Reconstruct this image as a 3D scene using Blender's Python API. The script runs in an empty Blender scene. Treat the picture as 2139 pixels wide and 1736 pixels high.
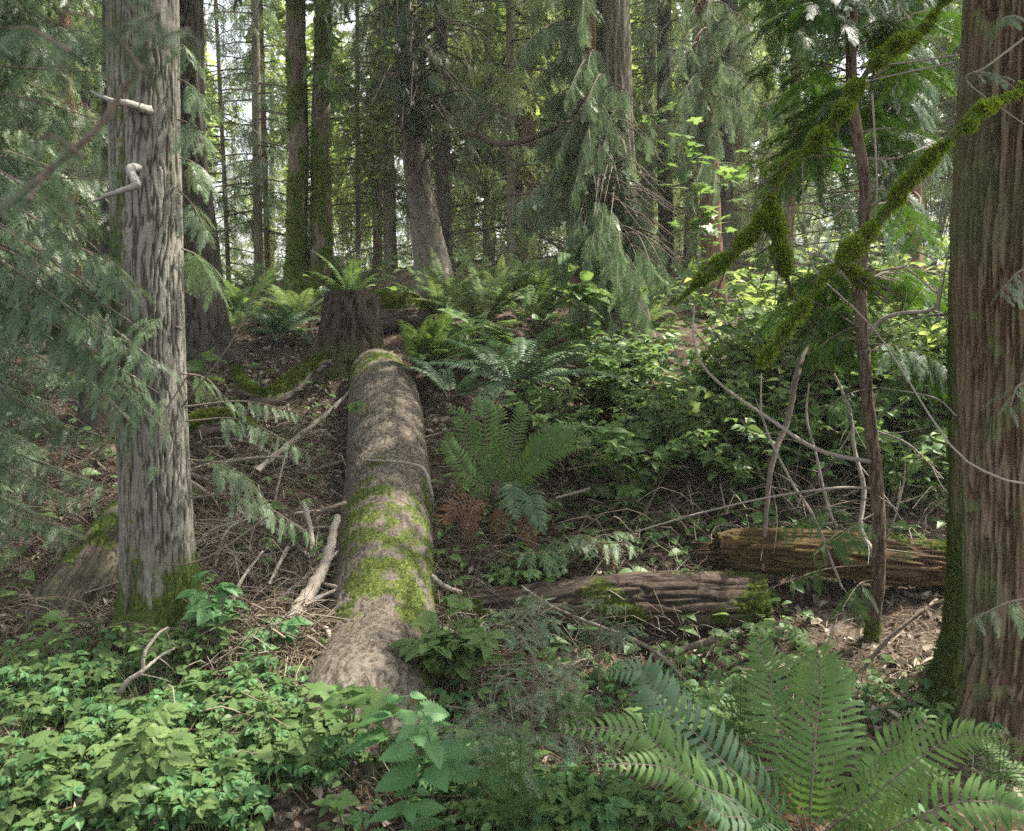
import bpy, math, random
import numpy as np
from mathutils import Vector, Matrix
rng = np.random.default_rng(7); random.seed(7)
R = math.radians
S = bpy.context.scene; COL = S.collection

# ------------------------------------------------------------------ camera, sky, sun, exposure
HF = 60.0; PITCH = R(6); CP, SP = math.cos(PITCH), math.sin(PITCH); CZ = 1.6
U0, V0 = 1069.5, 868.0; K = math.tan(R(HF / 2)) / U0
cd = bpy.data.cameras.new("camera"); cam = bpy.data.objects.new("camera", cd); COL.objects.link(cam)
cam.location = (0, 0, CZ); cam.rotation_euler = (R(90) - PITCH, 0, 0)
cd.sensor_width = 36; cd.lens = 18 / math.tan(R(HF / 2)); cd.clip_end = 2000; cd.clip_start = .05
cd.dof.use_dof = True; cd.dof.focus_distance = 4.6; cd.dof.aperture_fstop = 5.6
S.camera = cam
SUN_EL, SUN_AZ = 56.0, 62.0            # azimuth clockwise from +Y (away from the camera)
sdir = np.array([math.sin(R(SUN_AZ)) * math.cos(R(SUN_EL)), math.cos(R(SUN_AZ)) * math.cos(R(SUN_EL)), math.sin(R(SUN_EL))])
w = bpy.data.worlds.new("World"); S.world = w; w.use_nodes = True
nt = w.node_tree; bg = nt.nodes["Background"]; sk = nt.nodes.new("ShaderNodeTexSky")
sk.sky_type = 'NISHITA'; sk.sun_disc = False; sk.sun_elevation = R(SUN_EL); sk.sun_rotation = R(SUN_AZ)
sk.air_density = 1.0; sk.dust_density = 3.0; sk.ozone_density = 1.0
hs = nt.nodes.new('ShaderNodeHueSaturation'); hs.inputs['Saturation'].default_value = .3
nt.links.new(sk.outputs[0], hs.inputs['Color']); nt.links.new(hs.outputs[0], bg.inputs[0]); bg.inputs[1].default_value = 0.15
ld = bpy.data.lights.new("sun", 'SUN'); ld.energy = 3.9; ld.angle = R(0.5); ld.color = (1.0, .94, .82)
sun = bpy.data.objects.new("sun", ld); COL.objects.link(sun)
sun.rotation_euler = Vector(sdir).to_track_quat('Z', 'Y').to_euler()
S.view_settings.view_transform = 'Standard'; S.view_settings.look = 'None'
S.view_settings.exposure = 1.85; S.view_settings.gamma = 1
S.cycles.max_bounces = 6; S.cycles.diffuse_bounces = 4; S.cycles.glossy_bounces = 2; S.cycles.transmission_bounces = 3
S.cycles.use_denoising = False; S.cycles.use_adaptive_sampling = False; S.cycles.sample_clamp_indirect = 2.5; S.cycles.caustics_reflective = False
S.cycles.filter_width = 1.5

# ------------------------------------------------------------------ helpers
A = np.array
def PD(u, v, d):
    yc = -(v - V0) * K * d
    return A([(u - U0) * K * d, d * CP + yc * SP, CZ - d * SP + yc * CP])
def PY(u, v, Y):                       # point seen at (u,v) that stands on the plane y = Y
    return PD(u, v, Y / (CP - (v - V0) * K * SP))
def nrm(a): return a / (np.linalg.norm(a, axis=-1, keepdims=True) + 1e-9)
def _h(i, j, k):
    with np.errstate(over='ignore'):
        n = i.astype(np.uint64) * np.uint64(0x9E3779B97F4A7C15) + j.astype(np.uint64) * np.uint64(0xC2B2AE3D27D4EB4F) + k.astype(np.uint64) * np.uint64(0x165667B19E3779F9)
        n = (n ^ (n >> np.uint64(31))) * np.uint64(0xBF58476D1CE4E5B9); n = (n ^ (n >> np.uint64(29))) * np.uint64(0x94D049BB133111EB)
    return ((n >> np.uint64(40)) & np.uint64(0xffff)).astype(float) / 65535.0
def vn(p):
    p = np.asarray(p, float); f = np.floor(p); i = f.astype(np.int64) + 4096; f = p - f; f = f * f * (3 - 2 * f)
    r = 0
    for a in (0, 1):
        for b in (0, 1):
            for c in (0, 1):
                wt = (f[..., 0] if a else 1 - f[..., 0]) * (f[..., 1] if b else 1 - f[..., 1]) * (f[..., 2] if c else 1 - f[..., 2])
                r = r + wt * _h(i[..., 0] + a, i[..., 1] + b, i[..., 2] + c)
    return r
def fbm(p, o=3):
    p = np.asarray(p, float); s = 0; t = 0; a = 1.0
    for k in range(o):
        s = s + a * vn(p * 2.03 ** k + 17.3 * k); t += a; a *= .5
    return s / t
def sstep(a, b, x): t = np.clip((x - a) / (b - a), 0, 1); return t * t * (3 - 2 * t)
def spline(pts, n):
    pts = A(pts, float); k = len(pts)
    if k == 2: return pts[0] + (pts[1] - pts[0]) * np.linspace(0, 1, n)[:, None]
    q = np.vstack([2 * pts[0] - pts[1], pts, 2 * pts[-1] - pts[-2]])
    t = np.linspace(0, k - 1 - 1e-6, n); i = t.astype(int); f = (t - i)[:, None]
    p0, p1, p2, p3 = q[i], q[i + 1], q[i + 2], q[i + 3]
    return .5 * (2 * p1 + (p2 - p0) * f + (2 * p0 - 5 * p1 + 4 * p2 - p3) * f ** 2 + (3 * p1 - p0 - 3 * p2 + p3) * f ** 3)
class Acc:
    def __init__(s): s.V = []; s.F = []; s.v = []; s.m = []; s.M = []; s.n = 0
    def add(s, V, F, v=.5, m=0., mat=0):
        V = np.asarray(V, float).reshape(-1, 3); F = np.asarray(F, int).reshape(-1, 4)
        s.V.append(V); s.F.append(F + s.n); s.n += len(V)
        s.v.append(np.broadcast_to(np.asarray(v, float), (len(V),))); s.m.append(np.broadcast_to(np.asarray(m, float), (len(V),)))
        s.M.append(np.full(len(F), mat))
    def build(s, name, mats, parent=None, smooth=False):
        V = np.vstack(s.V); F = np.vstack(s.F); org = np.zeros(3)
        me = bpy.data.meshes.new(name); me.vertices.add(len(V)); me.vertices.foreach_set("co", V.astype(np.float32).ravel())
        me.loops.add(F.size); me.loops.foreach_set("vertex_index", F.astype(np.int32).ravel())
        me.polygons.add(len(F)); me.polygons.foreach_set("loop_start", np.arange(0, F.size, 4, dtype=np.int32))
        me.polygons.foreach_set("material_index", np.concatenate(s.M).astype(np.int32))
        if smooth: me.polygons.foreach_set("use_smooth", np.ones(len(F), bool))
        for nm, arr in (("v", s.v), ("m", s.m)):
            at = me.attributes.new(nm, 'FLOAT', 'POINT'); at.data.foreach_set("value", np.concatenate(arr).astype(np.float32))
        me.update(calc_edges=True)
        for mm in (mats if isinstance(mats, (list, tuple)) else [mats]): me.materials.append(mm)
        o = bpy.data.objects.new(name, me); COL.objects.link(o)
        if parent:
            o.parent = parent; o.matrix_parent_inverse = Matrix.Translation(-parent.location)
        return o
def tag(o, label=None, cat=None, group=None, kind=None):
    if label: o["label"] = label
    if cat: o["category"] = cat
    if group: o["group"] = group
    if kind: o["kind"] = kind
    return o
def thing(name, label, cat, loc, group=None):
    o = bpy.data.objects.new(name, None); COL.objects.link(o); o.location = [float(c) for c in loc]; o.empty_display_size = .1
    return tag(o, label, cat, group)
def copy_thing(root, loc, rz, sc, label=None):
    r = root.copy(); COL.objects.link(r); r.location = [float(c) for c in loc]; r.rotation_euler = (0, 0, rz); r.scale = (sc, sc, sc)
    if label: r["label"] = label
    for ch in root.children:
        c = ch.copy(); COL.objects.link(c); c.parent = r
    return r
def frames(d, n):
    d = nrm(d); x = nrm(np.cross(d, n)); z = np.cross(x, d)
    return np.stack([x, d, z], axis=-1)
def place(acc, T, pos, d, n, sc, v=None, mat=0, sx=None):
    TV, TF, Tv = T; k = len(pos); Rm = frames(d, n); sc = np.broadcast_to(sc, (k,))
    X = TV[None] * sc[:, None, None]
    if sx is not None: X = X * A([1, 1, 1.]) ; X[..., 0] *= np.broadcast_to(sx, (k,))[:, None]
    W = np.einsum('kij,knj->kni', Rm, X) + np.asarray(pos)[:, None]
    F = (TF[None] + (np.arange(k) * len(TV))[:, None, None]).reshape(-1, 4)
    vv = np.tile(Tv, (k, 1)) + ((rng.random(k) - .5) * .6 if v is None else v)[:, None]
    acc.add(W.reshape(-1, 3), F, np.clip(vv, 0, 1).ravel(), 0, mat)
def tube(acc, pts, rad, sides=6, mat=0, v=.5, m=0., wob=0.):
    pts = A(pts, float); n = len(pts); rad = np.broadcast_to(np.asarray(rad, float), (n,))
    t = nrm(np.gradient(pts, axis=0)); ref = A([.13, .31, .94]) if abs(t[:, 2]).mean() < .8 else A([.97, .2, .1])
    u = nrm(np.cross(t, ref)); w_ = np.cross(t, u); th = np.linspace(0, 2 * np.pi, sides, endpoint=False)
    rr = rad[:, None] * (1 + wob * (rng.random((n, sides)) - .5))
    V = pts[:, None] + rr[..., None] * (np.cos(th)[None, :, None] * u[:, None] + np.sin(th)[None, :, None] * w_[:, None])
    i = np.arange(n - 1)[:, None] * sides; j = np.arange(sides)[None]; j2 = (j + 1) % sides
    F = np.stack([i + j, i + j2, i + sides + j2, i + sides + j], -1).reshape(-1, 4)
    acc.add(V.reshape(-1, 3), F, v, m, mat)

# ------------------------------------------------------------------ materials
def ramp(nt, fac, stops):
    r = nt.nodes.new("ShaderNodeValToRGB"); e = r.color_ramp.elements
    while len(e) < len(stops): e.new(.5)
    for el, (p, c) in zip(e, stops): el.position = p; el.color = (*c, 1)
    nt.links.new(fac, r.inputs[0]); return r.outputs[0]
def attr(nt, nm): a = nt.nodes.new("ShaderNodeAttribute"); a.attribute_name = nm; return a.outputs["Fac"]
def math_(nt, op, a, b):
    m = nt.nodes.new("ShaderNodeMath"); m.operation = op; m.use_clamp = op in ('ADD', 'SUBTRACT')
    for i, x in enumerate((a, b)):
        if isinstance(x, (int, float)): m.inputs[i].default_value = x
        else: nt.links.new(x, m.inputs[i])
    return m.outputs[0]
def noise(nt, scale, detail=3, vec=None, rough=.6):
    n = nt.nodes.new("ShaderNodeTexNoise"); n.inputs["Scale"].default_value = scale; n.inputs["Detail"].default_value = detail
    n.inputs["Roughness"].default_value = rough
    if vec: nt.links.new(vec, n.inputs["Vector"])
    return n.outputs["Fac"]
def coord(nt, sc=(1, 1, 1)):
    t = nt.nodes.new("ShaderNodeTexCoord"); m = nt.nodes.new("ShaderNodeMapping"); m.inputs["Scale"].default_value = sc
    nt.links.new(t.outputs["Object"], m.inputs[0]); return m.outputs[0]
def mix(nt, f, a, b):
    m = nt.nodes.new("ShaderNodeMix"); m.data_type = 'RGBA'
    for s, x in ((m.inputs[0], f), (m.inputs[6], a), (m.inputs[7], b)):
        if isinstance(x, tuple): s.default_value = (*x, 1)
        elif isinstance(x, (int, float)): s.default_value = x
        else: nt.links.new(x, s)
    return m.outputs[2]
def newmat(name):
    m = bpy.data.materials.new(name); m.use_nodes = True; return m, m.node_tree, m.node_tree.nodes["Principled BSDF"]
def leafmat(name, c0, c1, c2=None, trans=.35, rough=.42, spec=.5):
    m, nt, b = newmat(name); oi = nt.nodes.new("ShaderNodeObjectInfo")
    f = math_(nt, 'ADD', math_(nt, 'MULTIPLY', attr(nt, "v"), .85), math_(nt, 'MULTIPLY', oi.outputs["Random"], .15))
    c = ramp(nt, f, [(0.05, c0), (.6, c1), (.97, c2 or c1)])
    nt.links.new(c, b.inputs["Base Color"]); b.inputs["Roughness"].default_value = rough; b.inputs["Specular IOR Level"].default_value = spec
    tr = nt.nodes.new("ShaderNodeBsdfTranslucent"); hs = nt.nodes.new("ShaderNodeHueSaturation")
    hs.inputs["Hue"].default_value = .475; hs.inputs["Saturation"].default_value = 1.15; hs.inputs["Value"].default_value = 1.5
    nt.links.new(c, hs.inputs["Color"]); nt.links.new(hs.outputs[0], tr.inputs[0])
    mx = nt.nodes.new("ShaderNodeMixShader"); mx.inputs[0].default_value = trans
    nt.links.new(b.outputs[0], mx.inputs[1]); nt.links.new(tr.outputs[0], mx.inputs[2])
    nt.links.new(mx.outputs[0], nt.nodes["Material Output"].inputs[0]); return m
def barkmat(name, deep, mid, light, moss=(.05, .075, .014), stretch=(14, 14, 2), lichen=None, bump=.5, rough=.9, patch=None):
    m, nt, b = newmat(name); co = coord(nt, stretch); n1 = noise(nt, 3.0, 5, co, .7); n2 = noise(nt, 1.4, 3, coord(nt))
    n3 = noise(nt, 60, 4, coord(nt))
    f = math_(nt, 'ADD', math_(nt, 'MULTIPLY', attr(nt, "v"), .62), math_(nt, 'MULTIPLY', math_(nt, 'SUBTRACT', n1, .25), .85))
    c = ramp(nt, f, [(0.12, deep), (.45, mid), (.85, light)])
    if patch: c = mix(nt, ramp(nt, n2, [(.45, (0, 0, 0)), (.62, (.8, .8, .8)), (1, (.8, .8, .8))]), c, patch)
    if lichen:
        n4 = noise(nt, 9, 5, coord(nt)); c = mix(nt, ramp(nt, n4, [(.56, (0, 0, 0)), (.66, (.75, .75, .75)), (1, (.75, .75, .75))]), c, lichen)
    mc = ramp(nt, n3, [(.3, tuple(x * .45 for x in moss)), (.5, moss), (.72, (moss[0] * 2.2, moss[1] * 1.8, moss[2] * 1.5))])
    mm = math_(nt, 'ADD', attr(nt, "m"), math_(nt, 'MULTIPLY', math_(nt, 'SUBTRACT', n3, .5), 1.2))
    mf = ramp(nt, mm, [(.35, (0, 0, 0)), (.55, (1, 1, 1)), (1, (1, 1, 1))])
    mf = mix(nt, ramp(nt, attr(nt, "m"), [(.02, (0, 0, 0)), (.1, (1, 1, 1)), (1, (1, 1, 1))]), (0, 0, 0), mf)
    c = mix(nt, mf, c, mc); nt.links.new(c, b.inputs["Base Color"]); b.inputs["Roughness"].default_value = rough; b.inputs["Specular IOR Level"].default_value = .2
    bp = nt.nodes.new("ShaderNodeBump"); bp.inputs["Strength"].default_value = bump; bp.inputs["Distance"].default_value = .02
    nt.links.new(math_(nt, 'ADD', n1, math_(nt, 'MULTIPLY', n3, .3)), bp.inputs["Height"]); nt.links.new(bp.outputs[0], b.inputs["Normal"]); return m

M = {}
M['hemlock'] = leafmat('hemlock_needles', (.034, .068, .027), (.070, .123, .052), (.15, .215, .10), .25, .5, .5)
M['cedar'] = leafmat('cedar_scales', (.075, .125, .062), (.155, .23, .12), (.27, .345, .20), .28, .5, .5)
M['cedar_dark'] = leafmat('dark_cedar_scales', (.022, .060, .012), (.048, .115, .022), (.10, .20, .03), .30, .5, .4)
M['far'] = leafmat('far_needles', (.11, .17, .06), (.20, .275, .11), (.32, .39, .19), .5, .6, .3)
M['dry'] = leafmat('dry_needles', (.05, .035, .025), (.10, .075, .05), (.16, .13, .09), .1, .8, .2)
M['fern'] = leafmat('fern_green', (.045, .09, .024), (.090, .165, .045), (.16, .25, .08), .35, .6, .25)
M['fern_dead'] = leafmat('fern_rusty', (.05, .028, .015), (.12, .062, .028), (.16, .15, .045), .2, .7, .2)
M['fern_blue'] = leafmat('fern_blue_green', (.035, .075, .035), (.075, .14, .065), (.16, .24, .13), .3, .5, .35)
M['bramble'] = leafmat('bramble_leaf', (.060, .11, .034), (.125, .195, .068), (.22, .30, .12), .35, .7, .15)
M['broad'] = leafmat('broad_leaf', (.060, .12, .036), (.13, .22, .07), (.24, .34, .13), .42, .5, .35)
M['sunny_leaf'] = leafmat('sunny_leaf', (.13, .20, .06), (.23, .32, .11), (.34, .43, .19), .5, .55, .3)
M['nettle'] = leafmat('nettle_leaf', (.05, .125, .04), (.085, .19, .065), (.12, .25, .08), .3, .55, .4)
M['moss'] = leafmat('moss_fuzz', (.035, .058, .011), (.078, .115, .02), (.16, .20, .045), .3, .9, .1)
M['moss_limb'] = leafmat('moss_limb_fuzz', (.06, .11, .02), (.135, .21, .035), (.25, .35, .07), .5, .9, .1)
M['litter'] = leafmat('litter_bits', (.035, .025, .017), (.125, .095, .066), (.34, .285, .225), .05, .85, .2)
M['twig'] = barkmat('twig_bark', (.05, .04, .03), (.13, .10, .075), (.26, .22, .18), stretch=(30, 30, 30))
M['twig_dark'] = barkmat('dark_twig_bark', (.03, .024, .018), (.07, .05, .038), (.13, .10, .08), stretch=(30, 30, 30))
M['grey_stick'] = barkmat('weathered_wood', (.10, .08, .065), (.25, .21, .17), (.42, .37, .32), stretch=(40, 40, 40))
M['stub_wood'] = barkmat('stub_wood', (.09, .08, .07), (.21, .195, .17), (.36, .34, .31), stretch=(50, 50, 50))
M['lichen_stick'] = barkmat('lichen_twig', (.06, .05, .04), (.16, .13, .10), (.30, .27, .21), lichen=(.42, .46, .38), stretch=(30, 30, 30))
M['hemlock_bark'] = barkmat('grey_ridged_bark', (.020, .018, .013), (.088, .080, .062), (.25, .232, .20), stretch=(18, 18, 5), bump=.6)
M['dark_bark'] = barkmat('dark_furrowed_bark', (.016, .014, .010), (.046, .039, .028), (.09, .08, .062), stretch=(12, 12, 3), bump=.6)
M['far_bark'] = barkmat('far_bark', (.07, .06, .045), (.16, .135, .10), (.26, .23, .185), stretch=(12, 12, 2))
M['red_bark'] = barkmat('red_bark', (.05, .028, .018), (.14, .075, .045), (.23, .14, .095), stretch=(14, 14, 1.5))
M['cedar_bark'] = barkmat('fibrous_cedar_bark', (.014, .009, .006), (.120, .072, .045), (.24, .175, .115), stretch=(26, 26, 2.0), bump=.9, patch=(.085, .115, .04), lichen=(.15, .19, .07))
M['grey_cedar_bark'] = barkmat('grey_cedar_bark', (.04, .032, .022), (.13, .11, .08), (.22, .20, .15), stretch=(22, 22, 1.0), bump=.7)
M['sapling_bark'] = barkmat('sapling_bark', (.03, .02, .013), (.10, .063, .042), (.20, .15, .11), moss=(.05, .08, .015), stretch=(30, 30, 4), bump=.9)
M['alder_bark'] = barkmat('mossy_alder_bark', (.035, .026, .018), (.10, .075, .05), (.20, .165, .125), moss=(.065, .10, .016), stretch=(14, 14, 5))
M['log_bark'] = barkmat('log_bark', (.030, .024, .018), (.095, .077, .060), (.205, .178, .145), moss=(.085, .115, .026), stretch=(18, 18, 9), bump=.9)
M['old_log'] = barkmat('old_log_bark', (.010, .008, .006), (.042, .029, .021), (.095, .070, .054), stretch=(5, 16, 16), bump=.9)
M['rot'] = barkmat('rotten_orange_wood', (.012, .008, .005), (.062, .034, .018), (.125, .08, .04), stretch=(3, 24, 24), bump=1.0, patch=(.10, .075, .02))
M['stump'] = barkmat('charred_stump_wood', (.012, .009, .007), (.035, .026, .019), (.08, .06, .045), stretch=(14, 14, 2), bump=.8)
M['stump_top'] = barkmat('stump_cut_face', (.06, .03, .02), (.14, .08, .055), (.26, .19, .15), stretch=(10, 10, 10))

def ground_mat():
    m, nt, b = newmat('forest_floor'); co = coord(nt)
    n1 = noise(nt, 55, 5, co, .75); n2 = noise(nt, 2.2, 4, co); n3 = noise(nt, 190, 3, co)
    vo = nt.nodes.new("ShaderNodeTexVoronoi"); vo.inputs["Scale"].default_value = 26; nt.links.new(co, vo.inputs["Vector"])
    c = ramp(nt, math_(nt, 'ADD', math_(nt, 'MULTIPLY', n1, .7), math_(nt, 'MULTIPLY', n3, .3)), [(.3, (.022, .013, .008)), (.5, (.070, .048, .033)), (.64, (.145, .11, .08)), (.8, (.29, .24, .19))])
    g = nt.nodes.new("ShaderNodeSeparateColor"); nt.links.new(vo.outputs["Color"], g.inputs[0])
    lf = ramp(nt, g.outputs[0], [(.72, (0, 0, 0)), (.76, (.5, .5, .5)), (1, (.5, .5, .5))])
    c = mix(nt, lf, c, ramp(nt, g.outputs[1], [(.1, (.10, .05, .025)), (.6, (.22, .14, .10)), (.9, (.32, .27, .24))]))
    c = mix(nt, ramp(nt, n2, [(.56, (0, 0, 0)), (.68, (.75, .75, .75)), (1, (.8, .8, .8))]), c, ramp(nt, n1, [(.35, (.03, .045, .008)), (.6, (.09, .12, .02))]))
    nt.links.new(c, b.inputs["Base Color"]); b.inputs["Roughness"].default_value = .9; b.inputs["Specular IOR Level"].default_value = .15
    bp = nt.nodes.new("ShaderNodeBump"); bp.inputs["Strength"].default_value = .9; bp.inputs["Distance"].default_value = .03
    nt.links.new(math_(nt, 'ADD', n1, math_(nt, 'MULTIPLY', vo.outputs["Distance"], .3)), bp.inputs["Height"]); nt.links.new(bp.outputs[0], b.inputs["Normal"]); return m
M['ground'] = ground_mat()

# ------------------------------------------------------------------ ground
CPT = [(-200, 1736, 2.85), (300, 1736, 2.85), (1069, 1736, 2.8), (1700, 1736, 2.8), (2300, 1736, 2.8), (330, 1340, 4.0), (60, 1420, 3.8), (-300, 1400, 3.9), (600, 1560, 3.3), (520, 1500, 3.55), (900, 1480, 3.6), (1200, 1350, 4.25),
       (1500, 1400, 4.0), (1850, 1440, 3.7), (2100, 1500, 3.4), (2400, 1400, 3.6), (560, 1300, 4.35), (500, 1200, 4.75), (600, 1100, 5.2), (500, 1000, 5.7), (640, 900, 6.5), (640, 790, 7.6), (100, 1150, 5.0), (-200, 1100, 5.2), (100, 900, 6.4),
       (60, 730, 8.5), (-300, 720, 9), (235, 845, 6.7), (420, 740, 8.1), (550, 685, 9.2), (640, 618, 11), (730, 630, 10.6), (850, 600, 12), (1000, 585, 13), (1200, 610, 12), (930, 1290, 4.3), (950, 1200, 4.75), (1000, 1080, 5.3),
       (1000, 900, 6.3), (1000, 790, 7.3), (1050, 690, 9), (1250, 725, 9.3), (1300, 900, 7), (1300, 1050, 5.8), (1300, 1180, 5.0), (1250, 1350, 4.5), (1450, 1350, 4.5), (1050, 1360, 4.45), (1250, 1205, 4.85), (1480, 1190, 4.9), (1720, 1250, 4.75), (1920, 1260, 4.7), (1650, 1075, 5.3), (1600, 900, 7.0), (1600, 720, 9.5), (1500, 600, 13), (1450, 530, 16),
       (1900, 1150, 5.1), (1900, 1030, 5.8), (1900, 870, 7.5), (1900, 720, 10), (2300, 700, 10.5), (2300, 1100, 5.3), (800, 565, 16), (100, 640, 15), (500, 600, 15), (1800, 560, 16), (2200, 560, 17)]
CPW = A([PD(*c) for c in CPT])
CPW = np.vstack([CPW, [(x, y, z) for x, y, z in ((-14, 14, 2.1), (14, 14, 3.0), (-16, 24, 2.4), (0, 24, 2.8), (16, 24, 3.3), (-10, 3, .1), (10, 3, .2), (-8, 7, 1.0), (8, 7, 1.0), (0, 0, -.1), (-6, 0, -.1), (6, 0, -.1), (0, -5, -.2))]])
def _tps():
    n = len(CPW); P = CPW[:, :2]; D = np.linalg.norm(P[:, None] - P[None], axis=-1); Kk = np.where(D > 0, D ** 2 * np.log(D + 1e-12), 0) + np.eye(n) * .25
    Q = np.hstack([np.ones((n, 1)), P]); Mx = np.zeros((n + 3, n + 3)); Mx[:n, :n] = Kk; Mx[:n, n:] = Q; Mx[n:, :n] = Q.T
    return np.linalg.solve(Mx, np.concatenate([CPW[:, 2], [0, 0, 0]]))
TW = _tps()
def zs(x, y, rough=True):
    x = np.asarray(x, float); y = np.asarray(y, float); sh = x.shape; x = x.ravel(); y = y.ravel()
    xc, yc = np.clip(x, -14, 14), np.clip(y, -4, 22); out = np.empty(len(x))
    for a in range(0, len(x), 50000):
        b = slice(a, a + 50000); D = np.hypot(xc[b, None] - CPW[None, :, 0], yc[b, None] - CPW[None, :, 1])
        out[b] = (np.where(D > 0, D ** 2 * np.log(D + 1e-12), 0) @ TW[:-3]) + TW[-3] + TW[-2] * xc[b] + TW[-1] * yc[b]
    z = out
    if rough:
        p = np.stack([x, y, x * 0], -1)
        z = z + (fbm(p * 1.3, 3) - .5) * .22 + (fbm(p * 7 + 5, 3) - .5) * .09
        z = z + (fbm(p * .08 + 9, 3) - .5) * 3 * sstep(22, 60, np.hypot(x, y))
    return z.reshape(sh)
def G(u, v):                            # ground point seen at (u, v)
    d = np.linspace(2.2, 30, 600); pts = A([PD(u, v, t) for t in d]); h = pts[:, 2] - zs(pts[:, 0], pts[:, 1])
    i = np.argmax(h < 0) if (h < 0).any() else len(d) - 1
    return pts[i]
def onground(x, y, dz=0.): return A([x, y, float(zs(A([x]), A([y]))[0]) + dz])
def ground():
    sx = np.linspace(-1, 1, 520); X = 9 * sx + 240 * np.sign(sx) * np.abs(sx) ** 7
    sy = np.linspace(0, 1, 620); Y = -6 + 24 * sy + 0 * sy; Y = Y + 260 * sy ** 9
    gx, gy = np.meshgrid(X, Y); V = np.stack([gx, gy, zs(gx, gy)], -1).reshape(-1, 3)
    nx, ny = len(X), len(Y); i = np.arange(ny - 1)[:, None] * nx + np.arange(nx - 1)[None]
    F = np.stack([i, i + 1, i + nx + 1, i + nx], -1).reshape(-1, 4)
    a = Acc(); a.add(V, F); tag(a.build('ground', M['ground'], smooth=True), kind='structure')
ground()

# ------------------------------------------------------------------ leaf and spray templates
def fin(q, v=None):
    V = A(q, float).reshape(-1, 3); n = len(V) // 4; F = np.arange(n * 4).reshape(n, 4)
    vv = np.repeat(.5 + (np.random.default_rng(n).random(n) - .5) * .35, 4) if v is None else A(v, float)
    return V, F, vv
def spray_T(nb, nl, wide=.4, leaf=.07, lw=.38, droop=.25, seed=0, ang=50):
    r = random.Random(seed); q = []
    def dia(b, a, L, wd, ll=0):
        dx, dy = math.sin(a), math.cos(a); px, py = dy, -dx
        for (x, y) in ((b[0], b[1]), (b[0] + dx * L * .5 + px * wd, b[1] + dy * L * .5 + py * wd), (b[0] + dx * L, b[1] + dy * L), (b[0] + dx * L * .5 - px * wd, b[1] + dy * L * .5 - py * wd)):
            q.append((x, y, -droop * y * y - droop * 1.2 * x * x / wide + ll))
    for i in range(nb):
        t = (i + .6) / (nb + .4); sgn = 1 if i % 2 else -1
        bl = (wide * (1 - t) ** .75 * (.35 + .65 * min(1, t * 4)) + .05) * r.uniform(.45, 1.2); a = sgn * R(ang + r.uniform(-9, 9)) * (1 - .35 * t)
        z0 = r.uniform(-.02, .02)
        if nl == 0:
            dia((0, t), a, bl * 1.05, .014 + .012 * r.random(), z0)
            if bl > .15: dia((math.sin(a) * bl * .35, t + math.cos(a) * bl * .35), a * .25, bl * .5, .014, z0)
            continue
        for j in range(nl):
            s = (j + .3) / nl * bl; aa = a * (1 - .35 * j / nl); bx, by = math.sin(aa) * s, t + math.cos(aa) * s
            L = leaf * (1.15 - .6 * j / nl) * r.uniform(.8, 1.2)
            dia((bx, by), aa + .75, L, L * lw * .5, z0); dia((bx, by), aa - .75, L, L * lw * .5, z0)
        dia((math.sin(a) * bl * .0, t), a * .9, bl, .006, z0)
    dia((0, .0), 0, 1.05, .007)
    dia((0, .93), 0, .1, .02)
    return fin(q)
SP_HI = [spray_T(20, 7, .42, .045, .40, .3, s) for s in (1, 2, 3)]
SP_NEEDLE = [spray_T(18, 9, .40, .035, .22, .25, s, 55) for s in (4, 5)]
SP_HEM = [spray_T(15, 5, .36, .050, .34, .22, s, 58) for s in (14, 15, 16)]
SP_MID = [spray_T(15, 3, .42, .085, .36, .35, s) for s in (6, 7, 8)]
SP_LO = [spray_T(13, 0, .45, .1, .4, .35, s) for s in (9, 10, 11)]
def leaf_T(n=5, wd=.32, ser=.18, fold=.12, bend=.25, seed=0, tip=1.):
    q = []; v = []; st = []
    for i in range(n * 2 + 1):
        t = i / (n * 2); pr = wd * math.sin(math.pi * min(1, t * .96 + .04) ** .72) ** .85 * (1 + (ser if i % 2 else -ser)) if 0 < i < n * 2 else (0.02 if i == 0 else 0)
        st.append((t, pr))
    for sg in (1, -1):
        for (t0, w0), (t1, w1) in zip(st, st[1:]):
            for (x, y) in ((0, t0), (sg * w0, t0), (sg * w1, t1), (0, t1)):
                q.append((x, y, abs(x) * fold * 2 - bend * y * y)); v.append(.52 if x == 0 else .45)
    return fin(q, v)
def merge(parts):
    V = []; F = []; v = []; n = 0
    for (T, Rz, off, sc, tilt) in parts:
        c, s = math.cos(Rz), math.sin(Rz); X = T[0] * sc; ct, s_ = math.cos(tilt), math.sin(tilt)
        X = np.stack([X[:, 0], X[:, 1] * ct - X[:, 2] * s_, X[:, 1] * s_ + X[:, 2] * ct], -1)
        X = np.stack([X[:, 0] * c - X[:, 1] * s, X[:, 0] * s + X[:, 1] * c, X[:, 2]], -1) + A(off, float)
        V.append(X); F.append(T[1] + n); v.append(T[2] + random.uniform(-.08, .08)); n += len(X)
    return np.vstack(V), np.vstack(F), np.concatenate(v)
LF = leaf_T(7, .33, .11, .14, .3); LFn = leaf_T(10, .33, .15, .10, .25); LFo = leaf_T(3, .26, .04, .2, .35)
stem_T = fin([(-.012, 0, 0), (.012, 0, 0), (.010, 1, 0), (-.010, 1, 0)], [.3] * 4)
TRI = merge([(stem_T, 0, (0, 0, 0), .8, 0), (LF, 0, (0, .48, 0), .62, -.1), (LF, 1.15, (0, .42, 0), .52, -.15), (LF, -1.15, (0, .42, 0), .52, -.15)])
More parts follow.
